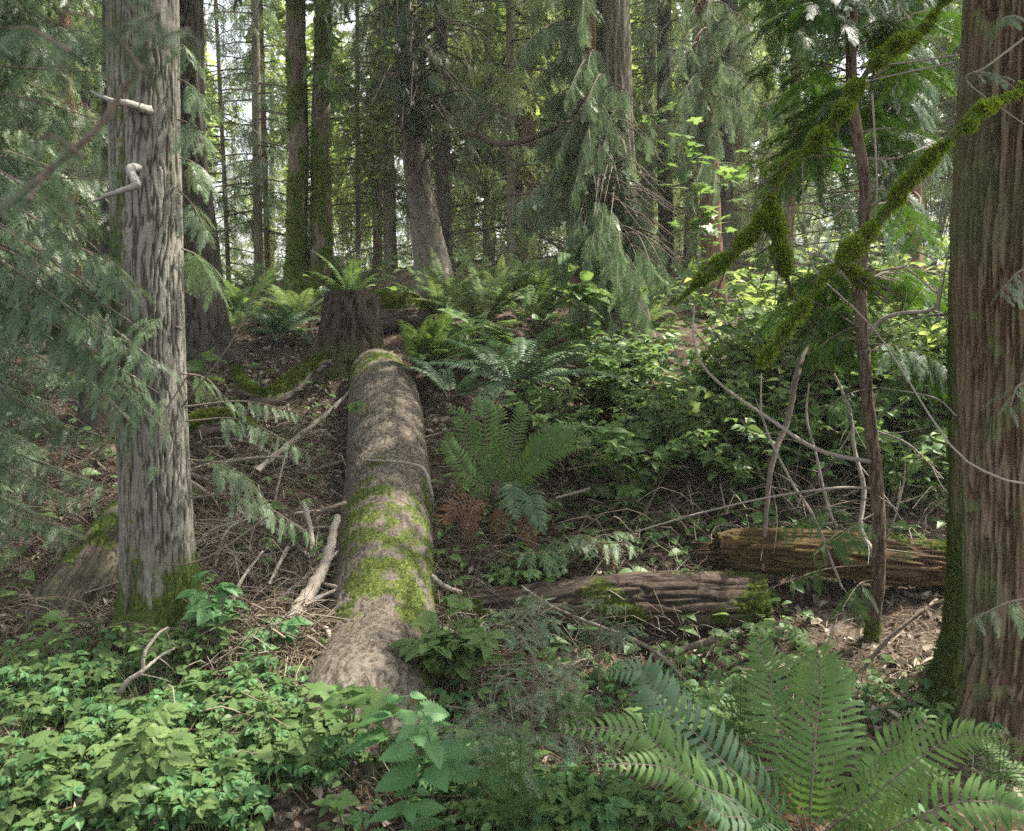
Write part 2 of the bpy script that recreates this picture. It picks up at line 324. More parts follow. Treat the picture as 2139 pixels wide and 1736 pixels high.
TRI2 = merge([(stem_T, 0, (0, 0, 0), .8, 0), (LF, .15, (0, .45, 0), .66, .12), (LF, 1.35, (0, .40, 0), .50, -.3), (LF, -1.0, (0, .42, 0), .56, .05)])
FIVE = merge([(stem_T, 0, (0, 0, 0), .9, 0), (LF, 0, (0, .5, 0), .5, -.1), (LF, .95, (0, .45, 0), .45, -.15), (LF, -.95, (0, .45, 0), .45, -.15), (LF, 1.5, (0, .2, 0), .4, -.2), (LF, -1.5, (0, .2, 0), .4, -.2)])
def palm_T(lobes=5, deep=.35, seed=1):
    q = []; v = []; n = lobes * 6; pr = []
    for i in range(n + 1):
        a = -2.45 + 4.9 * i / n; ph = (i / n) * lobes; lb = abs((ph % 1) - .5) * 2
        r = (.58 - .12 * abs(a) / 2.45) * (1 - deep * lb) * (1 + (.05 if i % 2 else -.05)); r *= (1.15 if abs(a) < .5 else 1)
        pr.append((math.sin(a) * r, math.cos(a) * r + .42, -.35 * r * r + .04 * (1 - lb)))
    c = (0, .40, 0)
    for i in range(0, n, 2): q += [c, pr[i], pr[i + 1], pr[i + 2]]; v += [.5, .45, .5, .45]
    q += [(-.01, 0, 0), (.01, 0, 0), (.008, .42, 0), (-.008, .42, 0)]; v += [.3] * 4
    return fin(q, v)
PALM = palm_T(5, .38); PALM3 = palm_T(3, .30)
BLADE = fin([(-.02, 0, 0), (.02, 0, 0), (.014, .5, .02), (-.014, .5, .02), (-.014, .5, .02), (.014, .5, .02), (0.002, 1, -.06), (-.002, 1, -.06)], [.4] * 4 + [.6] * 4)
def tuft_T(n=5, seed=2):
    r = random.Random(seed); q = []; v = []
    for i in range(n):
        a = r.uniform(0, 6.28); l = r.uniform(.5, 1.1); tl = r.uniform(.2, 1.1); x, y = math.cos(a), math.sin(a); wq = .10
        bx, by = r.uniform(-.3, .3), r.uniform(-.3, .3); px, py = -y * wq, x * wq; z1 = l * math.cos(tl); o = l * math.sin(tl)
        q += [(bx - px, by - py, 0), (bx + px, by + py, 0), (bx + x * o * .6 + px, by + y * o * .6 + py, z1 * .7), (bx + x * o, by + y * o, z1)]
        v += [.2, .2, .6, .85]
    V = A(q); V = V[:, [0, 2, 1]]   # grows along +Y like the others
    return fin(V, v)
TUFT = [tuft_T(6, s) for s in (1, 2, 3)]
DLEAF = [leaf_T(2, .34, .1, .35, b, 0) for b in (.5, -.3, .15)]

SUNSPOTS = []                           # (point, radius): where sprays toward the sun are cut away to make sun patches
def spot(u, v, d, r): SUNSPOTS.append((PD(u, v, d), r))
spot(785, 1130, 4.7, .15); spot(725, 1290, 4.15, .15); spot(835, 640, 9.2, .35); spot(960, 640, 9.5, .7); spot(340, 300, 3.9, .20); spot(345, 620, 3.9, .20); spot(350, 950, 4.0, .13)
spot(1290, 300, 9.5, .2); spot(1300, 1230, 4.7, .12); spot(570, 640, 9.5, .7); spot(1300, 800, 7.5, .6); spot(1480, 860, 7., .7); spot(1900, 760, 8.5, 1.3); spot(1700, 880, 6.8, .6); spot(30, 700, 8.5, .8); spot(150, 860, 6.5, .3); spot(1350, 400, 7.6, .4); spot(430, 220, 7.8, .3)
spot(1180, 740, 8, .6); spot(60, 500, 5.5, .4); spot(1650, 720, 9., 1.0); spot(500, 1640, 3.1, .12); spot(120, 1600, 3.2, .12)
def lit(pos, pad=.0, tmin=.5):
    k = np.zeros(len(pos), bool)
    for p, r in SUNSPOTS:
        q = pos - p; t = q @ sdir; dist = np.linalg.norm(q - t[:, None] * sdir, axis=1); k |= (dist < r + pad) & (t > tmin)
    return k
# ------------------------------------------------------------------ boughs
def rnd(k, s=1.): return (rng.random((k, 3)) - .5) * 2 * s
def sprays_along(acc, path, L, n, T, mat, droop=.5, start=.15, side=.8, jit=.25, fwd=.5, up=None):
    """flat needle sprays set alternately left and right of a twig path"""
    t = np.sort(start + (1 - start) * rng.random(n)); t[-1] = 1.0
    idx = t * (len(path) - 1); i = np.minimum(idx.astype(int), len(path) - 2); f = (idx - i)[:, None]
    pos = path[i] * (1 - f) + path[i + 1] * f; tan = nrm(path[i + 1] - path[i])
    sd = nrm(np.cross(tan, A([0, 0, 1.]))) * np.where(np.arange(n) % 2, 1, -1)[:, None]
    d = tan * fwd + sd * side + A([0, 0, -1.]) * droop + rnd(n, jit)
    nn = A([0, 0, 1.]) + tan * .2 + rnd(n, .5) if up is None else A(up) + rnd(n, .5)
    sc = L * (1.1 - .5 * t) * (.7 + .6 * rng.random(n)); g = rng.integers(0, len(T), n)
    g[lit(pos + nrm(d) * sc[:, None] * .5, L * .4, 1.2)] = -1  # sprays in the way of a chosen sun patch are dropped
    for k in range(len(T)):
        s = g == k
        if s.any(): place(acc, T[k], pos[s], d[s], nn[s], sc[s], mat=mat, v=(rng.random(s.sum()) - .5) * .55)
def bough(acc, p0, p1, sag=.15, L=.3, n=18, T=SP_MID, r0=.012, droop=.5, start=.25, wood=1, leafm=0, curl=0., **kw):
    p0, p1 = A(p0, float), A(p1, float); ln = np.linalg.norm(p1 - p0)
    m = (p0 + p1) / 2 + rnd(1, .05 * ln)[0] + A([0, 0, sag * ln])
    path = spline([p0, m, p1], 14); tube(acc, path, np.linspace(r0, .002, 14), 5, wood, .5)
    sprays_along(acc, path, L, n, T, leafm, droop, start, **kw); return path
def clean_twigs(acc, path, n, L, mat, dn=.2):
    for k in range(n):
        i = rng.integers(2, len(path) - 1); tn = nrm(path[i] - path[i - 1]); d = nrm(tn + rnd(1, .9)[0] + A([0, 0, -dn]))
        l = L * (.5 + rng.random()); tube(acc, spline([path[i], path[i] + d * l * .5 + rnd(1, .06 * l)[0], path[i] + d * l], 6), np.linspace(.0035, .001, 6), 4, mat)

# ------------------------------------------------------------------ trunks
def trunk(acc, pts, rad, nr=64, nl=160, freq=22, stretch=5, amp=.02, flare=0, flares=6, moss=None, mat=0, seed=0, lump=.03, cw=.32, ref=(1, 0, 0), cap=False):
    path = spline(pts, nl); rd = np.interp(np.linspace(0, 1, nl), np.linspace(0, 1, len(rad)), rad)
    al = np.concatenate([[0], np.cumsum(np.linalg.norm(np.diff(path, axis=0), axis=1))]); an_ = np.linspace(0, al[-1], nl)
    path = np.stack([np.interp(an_, al, path[:, q]) for q in range(3)], -1); rd = np.interp(an_, al, rd)
    if abs(nrm(path[-1] - path[0])[0]) > .7: ref = (0, 0, 1)
    t = nrm(np.gradient(path, axis=0)); rf = A(ref, float); u = nrm(rf - (t @ rf)[:, None] * t); w_ = np.cross(t, u)
    th = np.linspace(0, 2 * np.pi, nr, endpoint=False); s = np.concatenate([[0], np.cumsum(np.linalg.norm(np.diff(path, axis=0), axis=1))])
    c, sn = np.cos(th), np.sin(th); Rr = np.broadcast_to(rd[:, None], (nl, nr))
    q = np.stack([Rr * c, Rr * sn, np.broadcast_to(s[:, None], (nl, nr))], -1)
    wv = (fbm(q * A([6, 6, 2.5]) + seed, 2) - .5)
    qq = q * A([freq, freq, freq / stretch]) + wv[..., None] * A([2.2, 2.2, 0]) + seed * 3.1
    qq = qq + (vn(qq * 2.7 + 9)[..., None] - .5) * .5; ridge = sstep(0, cw, np.abs(2 * fbm(qq, 2) - 1) * 1.5)
    fine = fbm(qq * 2.6, 2)
    h = np.clip((.62 * ridge + .35 * fine) * (.75 + .5 * vn(q * A([9, 9, 2.2]) + seed)), 0, 1)
    r = Rr * (1 + (fbm(q * A([3.5, 3.5, 1.2]) + seed, 2) - .5) * 2 * lump) + (h - .5) * amp
    if flare:
        k = np.exp(-s / (flare * 1.0))[:, None]; r = r + k * rd[:, None] * (.25 + .75 * np.clip(np.cos(th * flares + seed) * .5 + .3 + .5 * np.cos(th * 2 + seed * 2), 0, 1.3))
    V = path[:, None] + r[..., None] * (c[None, :, None] * u[:, None] + sn[None, :, None] * w_[:, None])
    nor = c[None, :, None] * u[:, None] + sn[None, :, None] * w_[:, None]
    mm = moss(V.reshape(-1, 3), nor.reshape(-1, 3), s.repeat(nr)) if moss else 0.
    i = np.arange(nl - 1)[:, None] * nr; j = np.arange(nr)[None]; j2 = (j + 1) % nr
    F = np.stack([i + j, i + j2, i + nr + j2, i + nr + j], -1).reshape(-1, 4)
    acc.add(V.reshape(-1, 3), F, h.ravel(), mm, mat)
    if cap:
        for e, pth in ((0, path[0]), (nl - 1, path[-1])):
            ring = V[e]; rings = [ring * (1 - k) + pth * k + (rnd(nr, .012 * math.sin(k * 3)) if 0 < k < 1 else 0) for k in (0, .3, .6, .85, .999)]
            VV = np.vstack(rings); i = np.arange(4)[:, None] * nr
            F = np.stack([i + j, i + j2, i + nr + j2, i + nr + j], -1).reshape(-1, 4); acc.add(VV, F, np.clip(.4 + rng.random(len(VV)) * .4, 0, 1), 0, mat + (1 if cap == 2 else 0))
    return path, V.reshape(-1, 3), nor.reshape(-1, 3), (mm if moss else None), s
def moss_tufts(acc, V, N, mm, n, size, mat=0, thr=.5):
    p = np.clip(mm - thr, 0, 1); ok = np.flatnonzero(p > 0)
    if not len(ok): return
    ix = rng.choice(ok, n, p=p[ok] / p[ok].sum()); 
    for k in range(3):
        s = ix[k::3]; pos = V[s] + rnd(len(s), .008); d = N[s] + rnd(len(s), .45)
        place(acc, TUFT[k], pos, d, rnd(len(s)) + A([0, 0, .01]), size * (.6 + .8 * rng.random(len(s))), mat=mat, v=(rng.random(len(s)) - .6) * .6)
def tree_path(cps, Y, top=13.):
    pts = [PY(u, v, Y) for u, v, _ in cps]; rad = [w_ / 2 * K * (Y / CP) for _, _, w_ in cps]
    a, b = pts[0], pts[1]; d = nrm(a - b); d[2] = max(d[2], .5); ext = a + d * ((top - a[2]) / d[2])
    k = [1 - j / 7 for j in range(7)]
    return [a + (ext - a) * t for t in k] + pts, [rad[0] * (1 - .55 * t) for t in k] + rad

def shade_crown(parent, axis, z0, z1, rad, n, mat, dens_fn=None, L=.9):
    """the tree's upper crown: limbs with drooping sprays, above the frame"""
    n = int(n * 1.4); acc = Acc(); top = A(axis[0]); bot = A(axis[1]); m = 0
    for k in range(n):
        f = (k + rng.random()) / n; z = z0 + (z1 - z0) * f; t = (z - bot[2]) / (top[2] - bot[2]); c = bot + (top - bot) * t
        a = rng.random() * 2 * np.pi; ln = rad * (1 - .55 * f) * (.55 + .5 * rng.random()); e = c + A([math.cos(a) * ln, math.sin(a) * ln, -.18 * ln])
        path = spline([c, (c + e) / 2 + A([0, 0, .1 * ln]), e], 8); tube(acc, path, np.linspace(.03, .006, 8), 4, 1)
        ns = int(11 * ln / 1.6) + 3; tt = .2 + .8 * rng.random(ns); pos = A([np.interp(tt, np.linspace(0, 1, 8), path[:, q]) for q in range(3)]).T
        tn = nrm(e - c); sd = np.cross(tn, A([0, 0, 1.])) * np.where(np.arange(ns) % 2, 1, -1)[:, None]
        d = tn * .5 + sd + A([0, 0, -.35]) + rnd(ns, .3); sc = L * (.6 + .5 * rng.random(ns)); keep = ~lit(pos + nrm(d) * sc[:, None] * .5, .14)  # shading sprays overhead; those blocking a chosen sun patch are left out
        if keep.any(): place(acc, SP_LO[k % 3], pos[keep], d[keep], A([0, 0, 1.]) + rnd(keep.sum(), .35), sc[keep], mat=0)
    return acc.build('shade_crown', [mat, M['twig_dark']], parent)

# --- T1: the grey hemlock in front, left
def t1():
    cps = [(298, 0, 133), (303, 300, 134), (308, 600, 138), (316, 830, 138), (328, 1100, 142), (336, 1240, 160), (338, 1345, 190)]
    pts, rad = tree_path(cps, 3.95, 12); pts.append(pts[-1] - A([0, 0, .25])); rad.append(rad[-1] * 1.1)
    b = PY(338, 1335, 3.95); t = thing('hemlock_tree', 'grey ridged-bark conifer trunk nearest the camera at left, with two bare stubs', 'tree', b)
    a = Acc(); mo = lambda V, N, s: np.clip(sstep(.55, .12, V[:, 2] - b[2]) * (.55 + .9 * (N[:, 0] > 0.2) * 1.) * (fbm(V * 9, 2) * 1.6) * .9 + sstep(.05, .8, -N[:, 0] * .93 - N[:, 1] * .37) * .85 * fbm(V * A([7, 7, 2]), 3), 0, 1)  # moss at the base; the left-side term paints that flank's shade in moss green
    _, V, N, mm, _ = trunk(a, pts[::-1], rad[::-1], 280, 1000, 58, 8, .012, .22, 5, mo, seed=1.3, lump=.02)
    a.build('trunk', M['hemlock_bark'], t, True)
    a = Acc(); moss_tufts(a, V, N, mm, 2600, .014, 0, .42); a.build('moss', M['moss'], t)  # moss tufts at the base, others thickening the painted shade at left
    for pth, rr in (([(312, 232, 3.72), (290, 224, 3.66), (262, 216, 3.6), (232, 210, 3.6), (190, 190, 3.7)], [.021, .017, .015, .010, .004]),
                    ([(296, 352, 3.75), (272, 352, 3.66), (281, 376, 3.62), (284, 388, 3.6), (255, 398, 3.6), (225, 408, 3.62), (190, 424, 3.7)], [.02, .018, .019, .016, .011, .009, .004])):
        a = Acc(); p = spline([PD(*q) for q in pth], 30); tube(a, p, np.interp(np.linspace(0, 1, 30), np.linspace(0, 1, len(rr)), rr), 12, 0, .5 + .5 * rng.random(360), 0, .3); a.build('branch_stub', M['stub_wood'], t, True)
    for k, (u, v, d) in enumerate(((316, 236, 3.80), (300, 362, 3.82))):
        a = Acc(); p = PD(u, v, d); th = np.linspace(0, np.pi, 12)[:, None]; ph = np.linspace(0, 2 * np.pi, 18)[None]
        q = np.stack([np.sin(th) * np.cos(ph) * .034, np.sin(th) * np.sin(ph) * .030, np.cos(th) * .042 + 0 * ph], -1); q = q * (1 + .45 * (fbm(q * 55 + k, 2)[..., None] - .5)); n1 = 18
        i = np.arange(11)[:, None] * n1; j = np.arange(17)[None]; a.add((q + p).reshape(-1, 3), np.stack([i + j, i + j + 1, i + n1 + j + 1, i + n1 + j], -1).reshape(-1, 4), rng.random(12 * 18) * .5); a.build('knot', M['dark_bark'], t, True)
    # sprays hanging off its right side and twigs lower down
    a = Acc()
    for (u0, v0, u1, v1, L, n) in ((370, 100, 395, 130, .13, 8), (372, 165, 425, 205, .17, 14), (372, 250, 425, 300, .17, 14), (375, 330, 430, 360, .17, 12), (376, 400, 430, 480, .16, 12), (380, 520, 450, 590, .2, 16), (380, 780, 470, 830, .13, 8),
                                   (385, 850, 620, 862, .10, 26), (388, 880, 640, 945, .12, 30), (392, 960, 560, 1050, .13, 24), (395, 1040, 640, 1110, .13, 24), (380, 940, 240, 910, .16, 18), (380, 690, 250, 640, .2, 20), (300, 560, 200, 600, .2, 20), (250, 780, 330, 960, .16, 22)):
        bough(a, PY(u0, v0, 3.9), PY(u1, v1, 3.7 + .4 * rng.random()), .12, L, n, SP_HI, .005, .5, .3)
    for (u0, v0, um, vm, u1, v1) in ((400, 770, 300, 960, 260, 1300), (560, 560, 480, 720, 380, 850), (300, 1180, 420, 1170, 560, 1080)):
        tube(a, spline([PY(u0, v0, 3.75), PY(um, vm, 3.7), PY(u1, v1, 3.8)], 14), np.linspace(.003, .0045, 14), 5, 1, .5)
    a.build('branches', [M['cedar'], M['twig']], t); shade_crown(t, (pts[0], pts[-1]), 4.8, 11.5, 2.4, 44, M['hemlock'])
t1()

def std_tree(name, label, cps, Y, mat, group=None, nr=48, nl=240, freq=24, stretch=5, amp=.02, flare=.2, moss=None, tufts=0, seed=0, top=13, cr=(5.5, 12, 2.4, 40), crm='hemlock', flares=5, parent=None, cat='tree', limbs=0):
    pts, rad = tree_path(cps, Y, top); pts.append(pts[-1] - A([0, 0, .35])); rad.append(rad[-1])
    t = parent or thing(name, label, cat, PY(cps[-1][0], cps[-1][1], Y), group); a = Acc()
    _, V, N, mm, _ = trunk(a, pts[::-1], rad[::-1], nr, nl, freq, stretch, amp, flare, flares, moss, seed=seed, lump=.03)
    a.build('trunk', mat, t, True)
    if tufts and mm is not None:
        a = Acc(); moss_tufts(a, V, N, mm, tufts, .03, 0, .5); a.build('moss', M['moss'], t)
    if cr: shade_crown(t, (pts[0], pts[-2]), *cr, M[crm])
    return t, pts
t2, _ = std_tree('conifer_tree', 'dark straight trunk standing directly behind the grey ridged-bark trunk', [(262, 0, 80), (262, 400, 90), (262, 700, 100), (262, 800, 118), (260, 840, 150)], 6.5, M['dark_bark'], seed=2.2, nr=60, cr=(5.5, 11, 2.2, 34))
t3, _ = std_tree('conifer_tree', 'dark furrowed trunk just right of the grey ridged-bark trunk', [(386, 0, 66), (390, 300, 72), (410, 500, 84), (420, 640, 96), (425, 720, 118), (428, 755, 150)], 8.0, M['dark_bark'], seed=5.2, nr=100, nl=400, freq=16, amp=.035, cr=(6, 11, 2.2, 34))
mo4 = lambda V, N, s: np.clip((fbm(V * A([5, 5, 2.4]) + 3, 4) - .43) * 7 + sstep(.8, .1, V[:, 2] - 2.0) * .9 - .35 * sstep(-.2, .9, N[:, 0]), 0, 1)
t4, _ = std_tree('mossy_tree', 'left one of the twin slender moss-clad trunks growing from one base', [(617, 0, 38), (620, 150, 38), (624, 300, 38), (621, 450, 39), (619, 550, 42), (624, 618, 60)], 11, M['alder_bark'], 'twin mossy trunks', moss=mo4, tufts=4200, seed=3.1, cr=(7, 12, 2.2, 26), nl=300)
t5, _ = std_tree('mossy_tree', 'right one of the twin slender moss-clad trunks growing from one base', [(677, 0, 28), (673, 150, 34), (668, 300, 34), (673, 450, 40), (668, 550, 44), (655, 618, 60)], 11.05, M['alder_bark'], 'twin mossy trunks', moss=mo4, tufts=4200, seed=8.1, cr=(7, 12, 2.2, 26), nl=300)
t6, _ = std_tree('leaning_tree', 'thick grey-brown trunk leaning left in the middle of the woods', [(842, 0, 32), (848, 150, 38), (860, 280, 44), (873, 370, 52), (888, 470, 60), (905, 570, 76)], 12, M['far_bark'], seed=4.4, cr=(7, 12, 2.4, 26))
# --- big cedar pair, centre
tc = thing('cedar_tree', 'large double-trunked cedar, one stem reddish and one grey, draped in pale sprays', 'tree', PY(1255, 690, 9.5))
for cps, mt, sd, Y in (([(1217, 0, 48), (1222, 300, 52), (1228, 500, 58), (1228, 650, 76), (1225, 705, 100)], M['red_bark'], 6.1, 9.45), ([(1277, 0, 68), (1284, 250, 72), (1292, 450, 80), (1297, 600, 92), (1298, 705, 130)], M['grey_cedar_bark'], 7.7, 9.6)):
    std_tree('', '', cps, Y, mt, seed=sd, parent=tc, nr=90, nl=300, freq=24, stretch=22, amp=.026, cr=(6.5, 12, 2.5, 30), crm='cedar')
def drape(t, spots, L, n, T, mats, start=(1250, 9.5), droop=1.6, r0=.014, side=.3, name='branches', fw=.2, sag=.15):
    a = Acc()
    for (u, v, Y) in spots:
        s = PY(start[0] + rng.uniform(-20, 20), v - rng.uniform(10, 70), start[1]); e = PY(u, v, Y)
        bough(a, s, e, sag, L, n, T, r0, droop, .3, side=side, fwd=fw)
    return a.build(name, mats, t)
sp = [(rng.uniform(1060, 1235), rng.uniform(20, 560), rng.uniform(8.2, 9.3)) for _ in range(34)]
sp += [(rng.uniform(1190, 1400), rng.uniform(250, 680), rng.uniform(7.6, 8.8)) for _ in range(72)]
sp += [(rng.uniform(1330, 1440), rng.uniform(380, 620), rng.uniform(8.0, 9.0)) for _ in range(22)]
drape(tc, sp, .27, 40, SP_MID, [M['cedar'], M['twig']])
a = Acc()
for pth, r0, r1 in (([(1180, 60, 9), (1200, 42, 9), (1206, 30, 9.1), (1195, 22, 9.2)], .012, .02), ([(1150, 50, 8.8), (1170, 52, 8.9), (1195, 35, 9.1)], .01, .02),
                    ([(1068, 330, 8.9), (1078, 420, 8.7), (1105, 470, 8.6), (1150, 505, 8.6), (1200, 528, 8.6), (1250, 525, 8.8), (1290, 500, 9.1)], .01, .016), ([(1240, 185, 9.3), (1260, 185, 9.1), (1290, 205, 8.9)], .02, .012),
                    ([(975, 278, 8.6), (1000, 283, 8.6), (1030, 300, 8.6), (1075, 298, 8.7), (1120, 285, 9.0), (1200, 250, 9.4)], .03, .03), ([(990, 280, 8.6), (1010, 245, 8.5), (1050, 215, 8.5)], .02, .012), ([(1040, 300, 8.6), (1080, 340, 8.6), (1130, 345, 8.6)], .014, .005)):
    p = spline([PD(*q) for q in pth], 24); tube(a, p, np.linspace(r0, r1, 24), 7, 0, .4, 0, .2); clean_twigs(a, p, 9, .35, 0, .4); a.build('dead_limb', M['twig'], tc, True); a = Acc()

# --- big cedar on the right edge
def t7():
    cps = [(2182, 0, 280), (2164, 300, 285), (2150, 600, 290), (2146, 900, 290), (2146, 1200, 295), (2138, 1350, 310), (2122, 1500, 350)]
    Y = 3.3; pts, rad = tree_path(cps, Y, 12); pts.append(pts[-1] - A([0, 0, .3])); rad.append(rad[-1] * 1.05); b = PY(2100, 1490, Y)
    t = thing('cedar_tree', 'massive red-brown cedar trunk with stringy bark at the right edge, mossy along one side', 'tree', b)
    mo = lambda V, N, s: np.clip(sstep(.50 + .22 * sstep(.3, 1.8, V[:, 2]), .99, -.85 * N[:, 0] + .5 * N[:, 1]) * (.5 + .7 * sstep(1.7, .3, V[:, 2])) * (.3 + 1.3 * fbm(V * A([9, 9, 2]), 2)) + .9 * sstep(.40, 0, V[:, 2] - b[2] + .1) * sstep(.35, .8, -.85 * N[:, 0] + .5 * N[:, 1]), 0, 1)
    a = Acc(); _, V, N, mm, _ = trunk(a, pts[::-1], rad[::-1], 400, 900, 52, 15, .028, .12, 5, mo, seed=9.2, lump=.035, cw=.55)
    a.build('trunk', M['cedar_bark'], t, True); a = Acc(); moss_tufts(a, V, N, mm, 9000, .013, 0, .45); a.build('moss', M['moss'], t)
    shade_crown(t, (pts[0], pts[-1]), 4.6, 11, 2.6, 46, M['cedar_dark'])
    a = Acc()
    for (u0, v0, Yb, u1, v1, Y1) in ((2139, 200, 3.0, 2030, 150, 2.9), (1990, 655, 3.4, 1835, 700, 3.85), (2139, 800, 3.0, 2110, 850, 2.9), (2160, 1250, 2.9, 2040, 1290, 2.85), (2150, 560, 3, 2090, 610, 2.95), (2160, 60, 3, 2090, 40, 2.9)):
        bough(a, PY(u0, v0, Yb), PY(u1, v1, Y1), .1, .12, 7, SP_HI, .006, .4, .3)
    a.build('branches', [M['cedar'], M['twig']], t)
    # mossy limbs hanging out of it
    for pth, r in (([(2230, 120, 2.9), (2139, 185, 2.75), (2050, 235, 2.7), (1985, 290, 2.7), (1900, 380, 2.75), (1830, 470, 2.8), (1770, 530, 2.8), (1720, 585, 2.8), (1650, 680, 2.85), (1590, 760, 2.9)], [.014, .018, .020, .021, .024, .022, .024, .021, .015, .003]),
                   ([(1755, 555, 2.8), (1790, 575, 2.8), (1825, 608, 2.82)], [.018, .016, .006]),
                   ([(2010, -60, 2.9), (1930, 60, 2.9), (1862, 100, 2.88), (1800, 165, 2.9), (1760, 230, 2.9), (1700, 300, 2.9), (1640, 345, 2.9), (1600, 440, 2.9), (1560, 500, 2.9), (1480, 570, 2.9), (1410, 635, 2.95)], [.008, .012, .022, .026, .022, .023, .028, .020, .024, .022, .002]),
                   ([(1612, 420, 2.9), (1622, 480, 2.88), (1630, 540, 2.88), (1655, 615, 2.9)], [.016, .020, .021, .010])):
        a = Acc(); n = 60; p = spline([PD(*q) for q in pth], n); rr = np.interp(np.linspace(0, 1, n), np.linspace(0, 1, len(r)), r) * (.15 + .75 * vn(np.stack([np.arange(n) * .45 + len(pth) * 7, np.zeros(n), np.zeros(n)], -1))); tube(a, p, rr, 12, 0, .4, .45, .3)
        V = a.V[0]; N = nrm(V - np.repeat(p, 12, axis=0)); ln = len(pth) * 900; pw = (.35 + .65 * np.clip(N[:, 2] + .3, 0, 1)) * sstep(.25, .6, fbm(V * 14, 2)) + .03; ix = rng.choice(len(V), ln, p=pw / pw.sum())
        f = rng.random((ln, 1)); pos = V[ix] * (1 - f) + V[np.minimum(ix + 12, len(V) - 1)] * f
        for k in range(3):
            s = slice(k, None, 3); d = N[ix[s]] * .7 + rnd(len(pos[s]), .8) + A([0, 0, -.5]); place(a, TUFT[k], pos[s], d, rnd(len(pos[s])), .017 * (.2 + 1.4 * sstep(.3, .75, fbm(pos[s] * 24, 2)) + .5 * rng.random(len(pos[s])) ** 2), mat=1, v=(rng.random(len(pos[s])) - .5) * .7)
        clean_twigs(a, p, 12, .16, 0, .2)
        a.build('mossy_limb', [M['twig_dark'], M['moss_limb']], t)
    a = Acc()
    for pth in ([(1998, 115, 3.2), (1900, 130, 3.3), (1800, 138, 3.35)], [(1995, 130, 3.2), (1900, 150, 3.15), (1800, 172, 3.2)], [(1980, 120, 3.3), (1900, 40, 3.3), (1850, -40, 3.3)], [(1960, 650, 3.5), (1975, 560, 3.4), (1990, 480, 3.4)], [(1955, 610, 3.6), (1880, 560, 3.7), (1840, 650, 3.8)], [(2000, 870, 3.3), (1950, 830, 3.5), (1840, 810, 3.8)],
                [(2139, 1010, 3.), (2080, 995, 2.95), (1985, 930, 3.0), (1850, 720, 3.2), (1780, 640, 3.2), (1700, 560, 3.2), (1680, 450, 3.1), (1676, 340, 3.0)], [(1822, 195, 3.3), (1828, 300, 3.3), (1832, 400, 3.3), (1826, 480, 3.35)], [(2139, 80, 2.9), (2060, 140, 2.9), (2020, 170, 2.95), (2139, 260, 2.9)]):
        p = spline([PD(*q) for q in pth], 22); tube(a, p, np.linspace(.0042, .002, 22), 6, 0, .6); 
    a.build('bare_twigs', M['grey_stick'], t, True)
t7()

